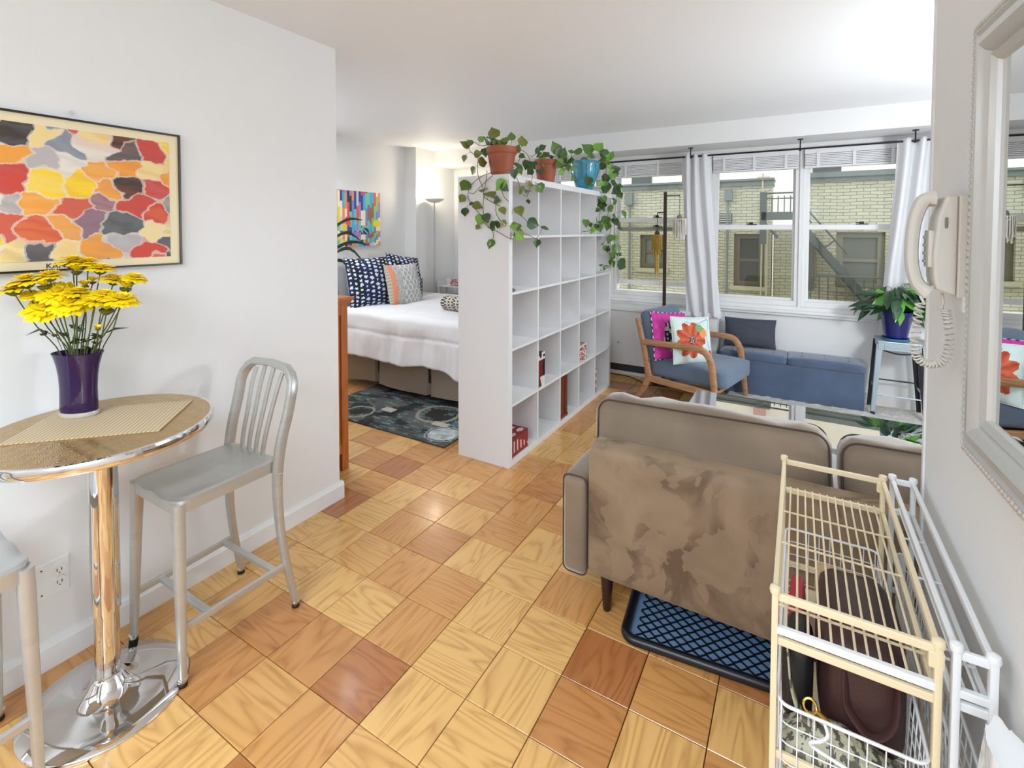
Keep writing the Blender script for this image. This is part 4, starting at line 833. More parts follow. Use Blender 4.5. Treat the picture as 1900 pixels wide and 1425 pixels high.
LV2="-1615 3195 2106 47;-1653 3171 2073 47;-1639 3179 2044 47;-1589 3208 2057 47;-1540 3239 2106 85;-1508 3257 2078 66;-1595 3202 1970 66;-1525 2967 1897 53;-1490 3267 2065 76;-1543 3235 2032 57;-1496 3261 2008 66;-1525 3336 1931 58;-1443 3293 2020 57;-1575 3216 2040 47"
VN2="-1603 3199 2032;-1618 3192 2073;-1654 3172 2114/-1575 3216 2032;-1511 3254 2041;-1467 3277 1983;-1531 3239 1966/-1531 3239 1950;-1495 3260 1958;-1446 3290 1975"
LV3="-1720 3924 2183 45;-1674 3952 2183 79;-1598 3997 2213 102;-1554 4020 2144 56;-1505 4053 2233 90;-1554 4273 2208 95;-1491 4309 2188 83;-1526 4287 2157 83;-1543 4275 2105 95;-1489 4306 2074 83;-1440 4334 2059 71;-1462 4320 2023 83;-1621 3979 2085 79;-1680 3943 2046 90;-1649 3960 2017 68;-1695 3931 1948 56;-1520 3833 1902 76;-1520 3910 1880 44;-1520 4128 1912 58;-1514 4288 1982 83;-1520 4276 1878 95;-1513 4473 1956 86;-1502 4476 1871 86;-1466 4499 1914 61;-1460 4500 1828 61;-1520 4131 1768 69;-1520 4248 1774 71;-1520 4175 1719 81;-1520 4404 1698 73;-1509 4468 1764 61;-1520 4022 1595 56;-1520 3788 1558 65;-1520 4252 1590 83;-1520 4122 1517 69;-1520 4314 1528 60;-1488 4474 1572 98;-1450 4494 1508 61;-1424 4514 1647 74;-1520 4379 1413 85;-1490 4467 1422 61;-1520 4349 1340 97;-1483 4467 1316 98;-1519 4444 1251 74;-1504 4450 1177 61;-1430 4493 1177 111;-1450 4485 1273 37;-1520 4143 1195 35;-1520 4247 1157 47"
VN3="-1580 4006 2154;-1564 4017 2203;-1513 4046 2184;-1526 4287 2157;-1525 4285 2054;-1532 4277 1961/-1561 4266 2126;-1525 4285 2054;-1520 4245 1917;-1520 4217 1833;-1520 4160 1729;-1520 4105 1627;-1520 4079 1527;-1520 3865 1497;-1520 3716 1492/-1520 4401 1803;-1520 4372 1697;-1520 4282 1590;-1520 4409 1497;-1520 4256 1415;-1520 4212 1354;-1520 4414 1263;-1520 4416 1178;-1520 4232 1148;-1520 4130 1145/-1471 4315 2023;-1493 4482 1871;-1499 4472 1700;-1506 4462 1540;-1494 4463 1380;-1518 4443 1219/-1520 3839 1558;-1520 3942 1565;-1520 3997 1526;-1520 4079 1557"
def trailing(label, potc, potf, LVs, VNs, seed, weights, cat='plant', extra=0):
    rd = random.Random(seed); t = thing('trailing_plant', label, cat, potc); potf(t)
    vines = [[tuple(float(c)/1000 for c in p.split()) for p in v.split(';')] for v in VNs.split('/')]
    allp = []
    for v in vines:
        P = spline(v, 4)
        for q in P:
            if q.z < SH+.02 and SX0-.02 < q.x < SX1+.006 and SY0-.006 < q.y < SY1+.01:
                if q.z > SH-.03: q.z = SH+.008
                elif q.y < SY0+.05: q.y = SY0-.008
                else: q.x = SX1+.008
        obj('vine', MB().tube(P, .0022, 5), VINE, t, smooth=True); allp += P
    for _ in range(extra):
        q = rd.choice(allp)+Vector((rd.uniform(-.03, .03), rd.uniform(-.03, .04), rd.uniform(-.03, .03))); LVs += ';%d %d %d %d' % (q.x*1000, q.y*1000, q.z*1000, rd.randint(34, 62))
    for s in LVs.split(';'):
        x, y, z, L = [float(c)/1000 for c in s.split()]; L *= 1.22; c = Vector((x, y, z)); top = z > SH+.07
        near = min(allp, key=lambda q: (q-c).length)
        d = (c-near); d = d.normalized()*.8 if d.length > .01 else Vector((0, 0, 0))
        d += Vector((rd.uniform(-.5, .5), rd.uniform(-.5, .5), rd.uniform(-.2, .6) if top else rd.uniform(-1.1, -.3))); d.normalize()
        nrm = Vector((.55, -.8, .35))+Vector((rd.uniform(-.45, .45), rd.uniform(-.45, .45), rd.uniform(-.3, .5)))
        p = c-d*L*.5
        if p.z < SH+.03 and p.y < SY1 and p.x < SX1+.02 and p.y > SY0: p.x = SX1+.02
        me = rd.choices(LMS, weights)[0]
        leaf_obj(t, p, d, nrm, L, me)
        if (p-near).length < .25: obj('petiole', MB().tube([near, (near+p)/2+Vector((0, 0, .006)), p], .0012, 4), VINE, t)
    return t
TERRA = mat('terracotta', rgb(156, 84, 56), .6, var=.12, vscale=12)
def pot_std(c, r0, r1, h, m):
    def f(t):
        p = obj('pot', MB().lathe([(r0, 0), (r0+(r1-r0)*.74, h*.76), (r1*.965, h*.77), (r1, h*.80), (r1, h), (r1*.92, h), (r1*.88, h*.85), (.005, h*.84)], c, 32), m, t, smooth=True)
        obj('soil', MB().lathe([(.005, h*.86), (r1*.86, h*.87), (r1*.86, h*.83)], c, 18), SOIL, t); return p
    return f
trailing('pothos in the largest terracotta pot on the shelf corner, long vines hanging', (-1.672, 2.712, SH+.0005), pot_std((-1.672, 2.712, SH+.0005), .066, .100, .185, TERRA), LV1, VN1, 1, (3, 5, 4, 1), extra=14)
trailing('small pothos in the smaller terracotta pot between two larger plants', (-1.628, 3.265, SH+.0005), pot_std((-1.628, 3.265, SH+.0005), .062, .086, .170, TERRA), LV2, VN2, 2, (5, 1, 4, 1), extra=8)
BLUEP = mat('turquoise_glaze', rgb(42, 140, 168), .12, var=.3, vscale=14, coat=1)
def bluepot(t):
    c = (-1.625, 4.02, SH+.0005)
    prof = [(.062, 0), (.066, .012), (.075, .018), (.10, .09), (.118, .16), (.124, .215), (.128, .23), (.134, .245), (.126, .25), (.116, .235), (.108, .20), (.005, .195)]
    p = obj('pot', MB().lathe(prof, c, 36), BLUEP, t, smooth=True); obj('soil', MB().lathe([(.005, .205), (.108, .208), (.108, .195)], c, 18), SOIL, t)
    for k in range(18):
        a = 2*pi*k/18; obj('ridge', MB().tube([(c[0]+cos(a)*.101, c[1]+sin(a)*.101, c[2]+.09), (c[0]+cos(a)*.120, c[1]+sin(a)*.120, c[2]+.16), (c[0]+cos(a)*.126, c[1]+sin(a)*.126, c[2]+.212)], [.002, .004, .003], 5), BLUEP, p, smooth=True)
trailing('pothos in a turquoise glazed pot at the window end of the shelf', (-1.625, 4.02, SH+.0005), bluepot, LV3, VN3, 3, (5, 0, 4, 3), extra=34)
# ------------------------------------------------------------------ shag rug
def shag(u, v):
    x = -.56+2.1*u; y = 2.95+2.17*v; e = min(u*2.1, (1-u)*2.1, v*2.17, (1-v)*2.17)
    return (x+.012*fbm(y*9, 1), y+.012*fbm(x*9, 2), .004+.020*min(e/.02, 1)+.010*fbm(x*16, y*16)*min(e/.03, 1))
tag(obj('shag_rug', MB().grid(shag, 150, 150), mat('shag_pile', rgb(206, 204, 198), .95, var=.12, vscale=40, bump=.9, bscale=160), smooth=True, ang=180), 'pale grey shaggy rug under the glass coffee table and bench', 'rug')
# ------------------------------------------------------------------ armchair
AW = wood('ash_wood', rgb(196, 152, 114), rgb(180, 134, 96), rgb(160, 116, 80), .4, 0, .8)
SF = mat('slate_fabric', rgb(104, 122, 144), .85, var=.05, vscale=6, bump=.2, bscale=350, sheen=.3)
ch = thing('armchair', 'slate grey cushioned armchair with curved ash wood arms', 'armchair', (-.788, 4.557, 0), radians(-13)); K = dict(local=True)
for s in (-1, 1):
    y = s*.335; P = rr_prof(1, .62, .45)
    obj('rear_leg', MB().tube([(-.385, y, .0), (-.30, y, .13), (-.262, y, .215)], [.020, .027, .030], 12, P, up=(0, 1, 0)), AW, ch, smooth=True, **K)
    obj('back_post', MB().tube([(-.262, y, .19), (-.285, y, .34), (-.325, y, .52), (-.385, y, .72)], [.030, .026, .025, .016], 12, P, up=(0, 1, 0)), AW, ch, smooth=True, **K)
    obj('side_rail', MB().bar((-.27, y, .205), (.30, y, .185), .034, .052), AW, ch, bevel=.006, **K)
    arm = spline([(.335, y, 0), (.322, y, .10), (.306, y, .22), (.290, y, .36), (.272, y, .45), (.225, y, .515), (.15, y, .532), (0, y, .530), (-.18, y, .524), (-.318, y, .518)], 4)
    n = len(arm); obj('arm', MB().tube(arm, [.019+.011*min(1, i/10) for i in range(n)], 12, rr_prof(.85, .75, .45), up=(0, 1, 0)), AW, ch, smooth=True, **K)
obj('front_rail', MB().bar((.30, -.33, .20), (.30, .33, .20), .05, .03), AW, ch, bevel=.005, **K); obj('rear_rail', MB().bar((-.27, -.33, .22), (-.27, .33, .22), .05, .03), AW, ch, bevel=.005, **K)
obj('top_rail', MB().bar((-.372, -.33, .68), (-.372, .33, .68), .022, .05), AW, ch, bevel=.005, **K)
obj('seat_cushion', MB().rbox(.045, 0, .295, .68, .60, .15, .035, 8, (0, 0, .012)), SF, ch, smooth=True, ang=180, **K)
obj('back_cushion', MB().rbox(-.285, 0, .565, .12, .60, .44, .04, 8, (.015, 0, .01), rot=Matrix.Rotation(radians(-14), 3, 'Y')), SF, ch, smooth=True, ang=180, **K)
def pinkc(u, v, s):
    if s > 0: return rgb(236, 232, 228)
    d = hypot((u-.52)*1.1, v-.50)
    if d < .30+.05*fbm(u*6, v*6):
        n = fbm(u*9, v*9, 5)+.35*sin((u*2+v)*26); return rgb(30, 30, 34) if n > 0 else rgb(190, 192, 196)
    return mixc(rgb(214, 72, 168), rgb(200, 54, 150), hsh(int(u*20), int(v*20)))
A_ = thing('pink_cushion', 'hot pink cushion with a black and white print in the armchair', 'cushion', (-.985, 4.47, .56), radians(58)); A_.rotation_euler = (radians(-14), radians(6), radians(58))
obj('cover', pillow(.42, .42, .12, pinkc), CUSH, A_, smooth=True, local=True)
ep = edge_path(.42, .42, n=16); b = MB(); rd = random.Random(2)
for k in range(len(ep)):
    p = Vector(ep[k]); q = Vector(ep[(k+1) % len(ep)]); j = Vector((rd.uniform(-.004, .004), rd.uniform(-.003, .003), rd.uniform(-.004, .004)))
    b.cc = rgb(24, 24, 26) if k % 2 else rgb(226, 226, 226); b.tube([p, q+j*.3], .0038, 5)
obj('fringe_piping', b, CUSH, A_, local=True)
def flowerc(u, v, s):
    base = mixc(rgb(226, 236, 232), rgb(206, 226, 222), .5+fbm(u*3, v*3))
    if s > 0: return rgb(232, 228, 220)
    for cx, cy, R0, pet, ph in ((.42, .50, .36, 9, .4),):
        a = atan2(v-cy, u-cx); d = hypot(u-cx, v-cy); r = R0*(.72+.28*abs(cos(a*pet/2+ph)))*(1.0 if abs(a) > .5 else .85)
        if d < .085+.012*sin(a*9): return rgb(112, 52, 48) if (d*40+a) % 1 < .6 else rgb(190, 150, 150)
        if hypot(u-.60, v-.72) < .08: return rgb(118, 170, 110)
        if hypot(u-.68, v-.62) < .09: return rgb(236, 150, 90)
        if d < r and not (v > .72 and u > .62): return mixc(rgb(176, 62, 38), rgb(222, 122, 84), (abs(sin(a*pet/2+ph))*.6+.3*fbm(u*12, v*12)))
    if hypot((u-.86)*1.3, v-.20) < .11 or hypot(u-.12, v-.10) < .0: return rgb(204, 78, 60)
    if abs(u-.83-.06*sin(v*9)) < .010 and v > .35 or abs(v-.86-.05*sin(u*9)) < .010 and u > .35: return rgb(140, 176, 168)
    return base
A_ = thing('floral_cushion', 'pale mint cushion with one large orange flower in front of the pink cushion', 'cushion', (-.785, 4.385, .56)); A_.rotation_euler = (radians(-13), radians(3), radians(46))
obj('cover', pillow(.385, .40, .13, flowerc, n=64), CUSH, A_, smooth=True, local=True)
obj('piping', MB().tube(edge_path(.385, .40), .0035, 6, closed=True), mat('cream_piping', rgb(232, 228, 216), .8), A_, smooth=True, local=True)
# ------------------------------------------------------------------ storage bench
NV = mat('blue_slate_velvet', rgb(74, 90, 116), .8, var=.16, vscale=5, bump=.15, bscale=120, sheen=.5)
t = thing('storage_bench', 'long blue-grey upholstered storage bench with a two-piece lid under the window', 'bench', (-.06, 5.0, .02))
bx0, bx1, by0, by1 = -.625, .492, 4.858, 5.172
obj('body', MB().rbox((bx0+bx1)/2, (by0+by1)/2, .174, bx1-bx0-.02, by1-by0-.02, .306, .008, 5), NV, t, smooth=True)
for x0, x1 in ((bx0, -.075), (-.073, bx1)):
    l = obj('lid', MB().rbox((x0+x1)/2, (by0+by1)/2, .362, x1-x0, by1-by0, .065, .018, 8, (0, 0, .010)), NV, t, smooth=True, ang=180)
    for k in range(3):
        for j in range(2): obj('button', MB().lathe([(.001, .006), (.008, .004), (.011, 0)], ((x0+x1)/2+(k-1)*.17, (by0+by1)/2+(j-.5)*.12, .402), 10), NV, l, smooth=True)
A_ = obj('bench_pillow', pillow(.44, .27, .12, None, .05), mat('charcoal_fabric', rgb(66, 70, 82), .85, bump=.2, bscale=300), None, smooth=True, ang=180)
put(A_, (-.385, 5.045, .548), radians(3), radians(-14)); tag(A_, 'charcoal oblong pillow leaning on the wall at the end of the blue bench', 'pillow')
# ------------------------------------------------------------------ metal plant stool
PB_ = mat('pale_blue_metal', rgb(166, 182, 190), .4, .3); DKM = mat('painted_shade_metal', rgb(38, 40, 44), .4, .4)  # dark metal is the stool's shade painted into legs and struts
t = thing('plant_stool', 'pale grey metal stool with painted shade on its legs holding the peace lily', 'stool', (.70, 5.04, .02)); cx, cy_, H = .700, 4.995, .62
obj('seat', MB().rbox(cx, cy_, H-.012, .285, .26, .024, .012, 6), PB_, t, smooth=True); obj('apron', rect_frame(MB(), cx-.137, cx+.137, cy_-.127, cy_-.117, H-.075, H-.02, .04, .04, .014, .04).box(cx-.137, cx+.137, cy_+.117, cy_+.127, H-.06, H-.02).box(cx-.137, cx-.128, cy_-.117, cy_+.117, H-.06, H-.02).box(cx+.128, cx+.137, cy_-.117, cy_+.117, H-.06, H-.02), PB_, t, bevel=.002)
feet = {}
for sx in (-1, 1):
    for sy in (-1, 1):
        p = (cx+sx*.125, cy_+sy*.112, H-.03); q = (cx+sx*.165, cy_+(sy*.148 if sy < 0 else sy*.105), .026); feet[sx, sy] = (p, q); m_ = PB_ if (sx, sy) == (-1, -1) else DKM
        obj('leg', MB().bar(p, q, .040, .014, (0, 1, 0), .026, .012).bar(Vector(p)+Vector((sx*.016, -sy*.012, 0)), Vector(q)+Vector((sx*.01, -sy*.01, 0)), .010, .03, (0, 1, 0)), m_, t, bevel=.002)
        obj('foot_pad', MB().lathe([(.014, -.006), (.016, .01), (.012, .02)], q, 10), RUBBER, t)
def lerp3(a, b_, k): return tuple(a[i]+(b_[i]-a[i])*k for i in range(3))
for (A, B, k) in (((-1, -1), (1, -1), .72), ((-1, 1), (1, 1), .60), ((-1, -1), (-1, 1), .66), ((1, -1), (1, 1), .66)):
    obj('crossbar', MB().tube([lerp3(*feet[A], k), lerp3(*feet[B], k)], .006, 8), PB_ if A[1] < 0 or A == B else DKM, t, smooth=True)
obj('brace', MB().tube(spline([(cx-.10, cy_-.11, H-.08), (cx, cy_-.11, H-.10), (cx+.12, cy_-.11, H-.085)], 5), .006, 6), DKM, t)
# peace lily
pc = (.685, 4.955, H+.001)
t = thing('peace_lily', 'peace lily in a deep cobalt blue pot on the metal stool', 'plant', pc)
COB = mat('cobalt_glaze', rgb(12, 20, 96), .25, coat=.3)
obj('pot', MB().lathe([(.070, .012), (.074, .014), (.088, .10), (.104, .195), (.108, .2), (.108, .235), (.100, .235), (.096, .21), (.004, .20)], pc, 36), COB, t, smooth=True)
obj('saucer', MB().lathe([(.078, 0), (.092, .004), (.100, .02), (.096, .02), (.085, .010), (.003, .009)], pc, 30), mat('blue_saucer', rgb(70, 120, 150), .25), t, smooth=True)
obj('soil', MB().lathe([(.005, .215), (.096, .216), (.096, .205)], pc, 16), SOIL, t)
LGL = [heart_mesh('lily_leaf', mat('lily_dark', rgb(34, 66, 42), .22, var=.2, vscale=6, coat=.3), 1), heart_mesh('lily_leaf', mat('lily_mid', rgb(52, 98, 50), .25, var=.2, vscale=6, coat=.3), 1), heart_mesh('lily_leaf', mat('lily_bright', rgb(92, 156, 50), .3), 1)]
rd = random.Random(9); b0 = Vector(pc)+Vector((0, 0, .215))
for k in range(72):
    a = 2*pi*k*.382+rd.uniform(-.3, .3); ln = rd.uniform(.06, .24); hh = rd.uniform(.04, .25)*(1.1-ln*1.4)
    if k % 3 == 0: ln += .05
    d = Vector((cos(a), sin(a)*.75, 0)); p1 = b0+d*ln*.35+Vector((0, 0, hh*.9)); p2 = b0+d*ln*.75+Vector((0, 0, hh))
    if p2.y > 5.02: p2.y = 5.02
    L = rd.uniform(.11, .18); dd = (d+Vector((0, 0, rd.uniform(-.9, .15)))).normalized()
    if (p2+dd*L).y > 5.05: dd.y = -abs(dd.y)*.3; dd.normalize()
    obj('stem', MB().tube(spline([b0+d*.02, p1, p2], 4), .0022, 5), mat('lily_stem', rgb(70, 110, 60), .5), t, smooth=True)
    leaf_obj(t, p2, dd, Vector((0, -.5, 1))+Vector((rd.uniform(-.6, .6), rd.uniform(-.6, .3), 0)), L, rd.choices(LGL, (6, 4, 2))[0])
fs = Vector((.80, 4.93, 1.225)); obj('flower_stalk', MB().tube(spline([b0, Vector((.765, 4.93, 1.05)), fs], 6), .0022, 5), mat('lily_stem', rgb(70, 110, 60), .5), t, smooth=True)
leaf_obj(t, fs, (.05, 0, 1), (0, -1, .2), .085, heart_mesh('spathe', mat('spathe_green', rgb(150, 168, 150), .5), 1), 'spathe')
# ------------------------------------------------------------------ curtains and rod
def curtain_mat():
    m = bpy.data.materials.new('white_curtain'); m.use_nodes = True; nt = m.node_tree; N = nt.nodes; Lk = nt.links; p = N['Principled BSDF']
    p.inputs['Base Color'].default_value = rgb(248, 248, 249); p.inputs['Roughness'].default_value = .85
    tr = N.new('ShaderNodeBsdfTranslucent'); tr.inputs[0].default_value = rgb(240, 240, 244); mx = N.new('ShaderNodeMixShader'); mx.inputs[0].default_value = .42
    Lk.new(p.outputs[0], mx.inputs[1]); Lk.new(tr.outputs[0], mx.inputs[2]); Lk.new(mx.outputs[0], N['Material Output'].inputs[0]); return m
CM = curtain_mat()
def curtain(label, xt0, xt1, xb0, xb1, zb, folds, ph, push=0):
    def fn(u, v):
        k = v; x0 = xt0+(xb0-xt0)*k**1.3; x1 = xt1+(xb1-xt1)*k**1.3; z = 2.235-(2.235-zb)*v+.025*sin(u*9+ph)*(v > .98)
        am = .021+.008*sin(v*2.5+ph); return (x0+(x1-x0)*(u+.018*sin(v*5+u*7)), 4.95+push*min(1, v*1.5)+am*sin(u*folds*2*pi+ph+.5*sin(v*3))+.010*sin(u*23+v*4), z)
    c = obj('curtain', MB().grid(fn, 120, 50), CM, None, smooth=True, ang=180); md = c.modifiers.new('t', 'SOLIDIFY'); md.thickness = .003
    return tag(c, label, 'curtain', 'white curtains on the black rod')
curtain('white curtain gathered between the windows behind the armchair', -1.00, -.735, -.93, -.62, .66, 3.2, .5)
curtain('white curtain at the rod end behind the peace lily', .665, 1.02, .59, .99, .60, 3.4, 1.8, .12)
t = thing('curtain_rod', 'thin black curtain rod with ceiling brackets across the windows', 'curtain rod', (-.8, 4.95, 2.21))
obj('rod', MB().tube([(-2.55, 4.95, 2.212), (1.05, 4.95, 2.212)], .008, 10), BLACKM, t, smooth=True)
for x in (-2.4, -.915, -.007, .775):
    obj('bracket', MB().tube([(x, 4.95, 2.295), (x, 4.95, 2.20)], .005, 8).lathe([(.022, 2.290), (.022, 2.296)], (x, 4.95, 0), 14).box(x-.009, x+.009, 4.94, 4.962, 2.196, 2.212), BLACKM, t)
for x, s in ((-2.55, -1), (.865, 1)):
    f_ = obj('finial', MB().lathe([(.008, 0), (.016, .006), (.010, .016), (.018, .032), (.022, .05), (.014, .07), (.004, .08)], (0, 0, 0), 16), BLACKM, t, smooth=True)
    f_.matrix_parent_inverse = M4(t).inverted() @ Matrix.Translation((x+(0 if s < 0 else .185), 4.95, 2.212)) @ Matrix.Rotation(s*pi/2, 4, 'Y')
# ------------------------------------------------------------------ tassel floor lamp
DKW = mat('dark_wood_pole', rgb(52, 36, 28), .45)
t = thing('tassel_lamp', 'dark branching floor lamp with fringed hanging shades behind the armchair', 'floor lamp', (-1.135, 4.86, 0)); lx, ly = -1.128, 4.86
obj('base', MB().lathe([(.12, 0), (.12, .02), (.03, .03)], (lx, ly, 0), 24), DKW, t, smooth=True)
obj('pole', MB().box(lx-.014, lx+.014, ly-.012, ly+.012, .02, 1.875), DKW, t)
GOLD = mat('gold_fringe', rgb(190, 158, 74), .7, var=.2, vscale=50); WF = mat('white_fringe', rgb(236, 232, 222), .8); GS = mat('grey_socket', rgb(120, 122, 126), .4)
def hang(ax, az, z0, z1, r, m, tails, cap):
    obj('arm', MB().tube([(lx, ly, az), (lx+ax, ly, az), (lx+ax, ly, az-.02)], .005, 8), DKW, t)
    obj('cord', MB().tube([(lx+ax, ly, az), (lx+ax, ly, z0)], .0025, 6), DKW, t)
    obj('socket', MB().lathe([(.008, z0), (.022, z0-.01), (.026, z0-.045), (.03, z0-.05), (.012, z0-.07)], (lx+ax, ly, 0), 16), cap, t, smooth=True)
    s = obj('shade_ring', MB().tube([(lx+ax+cos(2*pi*k/16)*r, ly+sin(2*pi*k/16)*r, z0-.045) for k in range(16)], .004, 6, closed=True), m, t)
    b = MB(); rd = random.Random(3)
    for tier, (rr_, za, zb_) in enumerate(((r, z0-.04, z0-.04-(z0-z1)*.62), (r*.72, z0-.08, z1))):
        for k in range(26):
            a = 2*pi*(k+tier*.5)/26; x = lx+ax+cos(a)*rr_; y_ = ly+sin(a)*rr_; e = zb_-rd.uniform(0, .03)
            b.bar((x, y_, za), (x+rd.uniform(-.004, .004), y_, e), .013, .004, w2=.009, h2=.003)
    for k in range(tails): a = 2*pi*k/tails; b.bar((lx+ax+cos(a)*.02, ly+sin(a)*.02, z1+.03), (lx+ax+cos(a)*.018, ly+sin(a)*.018, z1-.24+.05*rd.random()), .010, .004)
    f_ = obj('fringe', b, m, t); f_['kind'] = 'stuff'
hang(.135, 1.838, 1.655, 1.435, .062, WF, 0, GS)
hang(-.075, 1.675, 1.50, 1.29, .050, GOLD, 9, DKW)
obj('arm', MB().tube([(lx, ly, 1.30), (lx-.035, ly, 1.30), (lx-.035, ly, 1.33)], .006, 8), DKW, t)
obj('lamp_switch', MB().lathe([(.012, 1.32), (.014, 1.36), (.002, 1.375)], (lx-.035, ly, 0), 12), GS, t)
# ------------------------------------------------------------------ coffee table
t = thing('coffee_table', 'glass-topped coffee table with a white metal frame behind the sofa', 'coffee table', (.02, 3.1, .02)); q0, q1, r0, r1, zt = -.560, .602, 2.80, 3.375, .45
fb = MB(); rect_frame_xy = lambda b, x0, x1, y0, y1, z0, z1, w_: b.box(x0, x1, y0, y0+w_, z0, z1).box(x0, x1, y1-w_, y1, z0, z1).box(x0, x0+w_, y0+w_, y1-w_, z0, z1).box(x1-w_, x1, y0+w_, y1-w_, z0, z1)
SLV = mat('silver_white_frame', rgb(222, 228, 230), .25, .3)
obj('frame', rect_frame_xy(MB(), q0, q1, r0, r1, zt-.03, zt-.007, .02), SLV, t, bevel=.002)
obj('glass_top', MB().box(q0-.004, q1+.004, r0-.004, r1+.004, zt-.007, zt), PANE2, t)
obj('glass_edge', rect_frame_xy(MB(), q0-.006, q1+.006, r0-.006, r1+.006, zt-.0065, zt-.001, .004), mat('green_glass_edge', rgb(170, 215, 205), .1, coat=1), t)
for x in (q0+.012, q1-.012):
    for y in (r0+.012, r1-.012): obj('leg', MB().bar((x, y, .022), (x, y, zt-.03), .022, .022), SLV, t)
obj('lower_frame', rect_frame_xy(MB(), q0, q1, r0, r1, .17, .19, .018), SLV, t); obj('lower_glass', MB().box(q0+.01, q1-.01, r0+.01, r1-.01, .19, .196), mat('painted_reflection_glass', rgb(222, 234, 238), .25, coat=.6), t)  # lower glass whitened to imitate the bright reflection in the tabletop
# ------------------------------------------------------------------ sofa
def velvet():
    m = bpy.data.materials.new('taupe_velvet'); m.use_nodes = True; nt = m.node_tree; N = nt.nodes; Lk = nt.links; p = N['Principled BSDF']; p.inputs['Roughness'].default_value = .75; p.inputs['Sheen Weight'].default_value = .5; p.inputs['Sheen Roughness'].default_value = .4
    p.inputs['Sheen Tint'].default_value = rgb(220, 200, 170)
    tc = N.new('ShaderNodeTexCoord'); a = N.new('ShaderNodeTexNoise'); a.inputs['Scale'].default_value = 4.6; a.inputs['Detail'].default_value = 5; a.inputs['Distortion'].default_value = .8; Lk.new(tc.outputs['Object'], a.inputs['Vector'])
    b = N.new('ShaderNodeTexVoronoi'); b.inputs['Scale'].default_value = 10; mp = N.new('ShaderNodeMapping'); mp.inputs['Scale'].default_value = (1.3, 1, .7); Lk.new(tc.outputs['Object'], mp.inputs[0])
    dn = N.new('ShaderNodeVectorMath'); dn.operation = 'MULTIPLY_ADD'; dn.inputs[1].default_value = (.35, .35, .35); Lk.new(a.outputs[1], dn.inputs[0]); Lk.new(mp.outputs[0], dn.inputs[2]); Lk.new(dn.outputs[0], b.inputs['Vector'])
    r1_ = N.new('ShaderNodeValToRGB'); r1_.color_ramp.elements[0].position = .40; r1_.color_ramp.elements[0].color = (0, 0, 0, 1); r1_.color_ramp.elements[1].position = .62; r1_.color_ramp.elements[1].color = (1, 1, 1, 1); Lk.new(a.outputs[0], r1_.inputs[0])
    r2 = N.new('ShaderNodeValToRGB'); r2.color_ramp.interpolation = 'EASE'; r2.color_ramp.elements[0].position = .60; r2.color_ramp.elements[1].position = .74; sp = N.new('ShaderNodeSeparateColor'); Lk.new(b.outputs['Color'], sp.inputs[0]); Lk.new(sp.outputs[0], r2.inputs[0])
    mu = N.new('ShaderNodeMath'); mu.operation = 'MULTIPLY'; Lk.new(r1_.outputs[0], mu.inputs[0]); Lk.new(r2.outputs[0], mu.inputs[1])
    ad = N.new('ShaderNodeMath'); ad.operation = 'MULTIPLY_ADD'; ad.inputs[1].default_value = .35; Lk.new(r1_.outputs[0], ad.inputs[0]); ad.inputs[2].default_value = 0
    ad2 = N.new('ShaderNodeMath'); ad2.operation = 'MULTIPLY_ADD'; ad2.inputs[1].default_value = .5; ad2.use_clamp = True; Lk.new(mu.outputs[0], ad2.inputs[0]); Lk.new(ad.outputs[0], ad2.inputs[2])
    mx = N.new('ShaderNodeMix'); mx.data_type = 'RGBA'; mx.inputs[6].default_value = rgb(146, 123, 98); mx.inputs[7].default_value = rgb(88, 66, 48); Lk.new(ad2.outputs[0], mx.inputs[0]); Lk.new(mx.outputs[2], p.inputs['Base Color'])
    return m
VEL = velvet(); PIPE = mat('dark_piping', rgb(70, 56, 46), .7); VC2 = mat('taupe_velvet_cushion', rgb(126, 108, 88), .65, var=.2, vscale=3.5, sheen=.55, bump=.25, bscale=9)
t = thing('sofa', 'taupe velvet loveseat seen from behind, with wear marks on its back', 'sofa', (.12, 2.2, 0))
obj('back_panel', MB().rbox(.12, 1.84, .405, 1.64, .13, .515, .022, 10, (0, .006, 0)), VEL, t, smooth=True, ang=180)
obj('seat_base', MB().rbox(.12, 2.22, .215, 1.66, .70, .15, .02, 6), VC2, t, smooth=True)
def pipe_loop(par, cx, cy_, cz_, sx, sz, y, r=.05):
    P = []
    for ox, oz, a0 in ((1, 1, 0), (-1, 1, 90), (-1, -1, 180), (1, -1, 270)):
        for k in range(6): a = radians(a0+90*k/5); P.append((cx+ox*(sx/2-r)+cos(a)*r, y, cz_+oz*(sz/2-r)+sin(a)*r))
    obj('piping', MB().tube(P, .0045, 6, closed=True), PIPE, par, smooth=True)
for s, x in ((-1, -.755), (1, .995)):
    a = obj('arm', MB().rbox(x, 2.195, .325, .105, .84, .40, .028, 8, (.006, .004, .004)), VC2, t, smooth=True, ang=180)
    for yy in (1.787, 2.603):
        P = []
        for ox, oz, a0 in ((1, 1, 0), (-1, 1, 90), (-1, -1, 180), (1, -1, 270)):
            for k in range(5): g = radians(a0+90*k/4); P.append((x+ox*(.0505-.026)+cos(g)*.026, yy, .325+oz*(.198-.026)+sin(g)*.026))
        obj('piping', MB().tube(P, .003, 6, closed=True), PIPE, a, smooth=True)
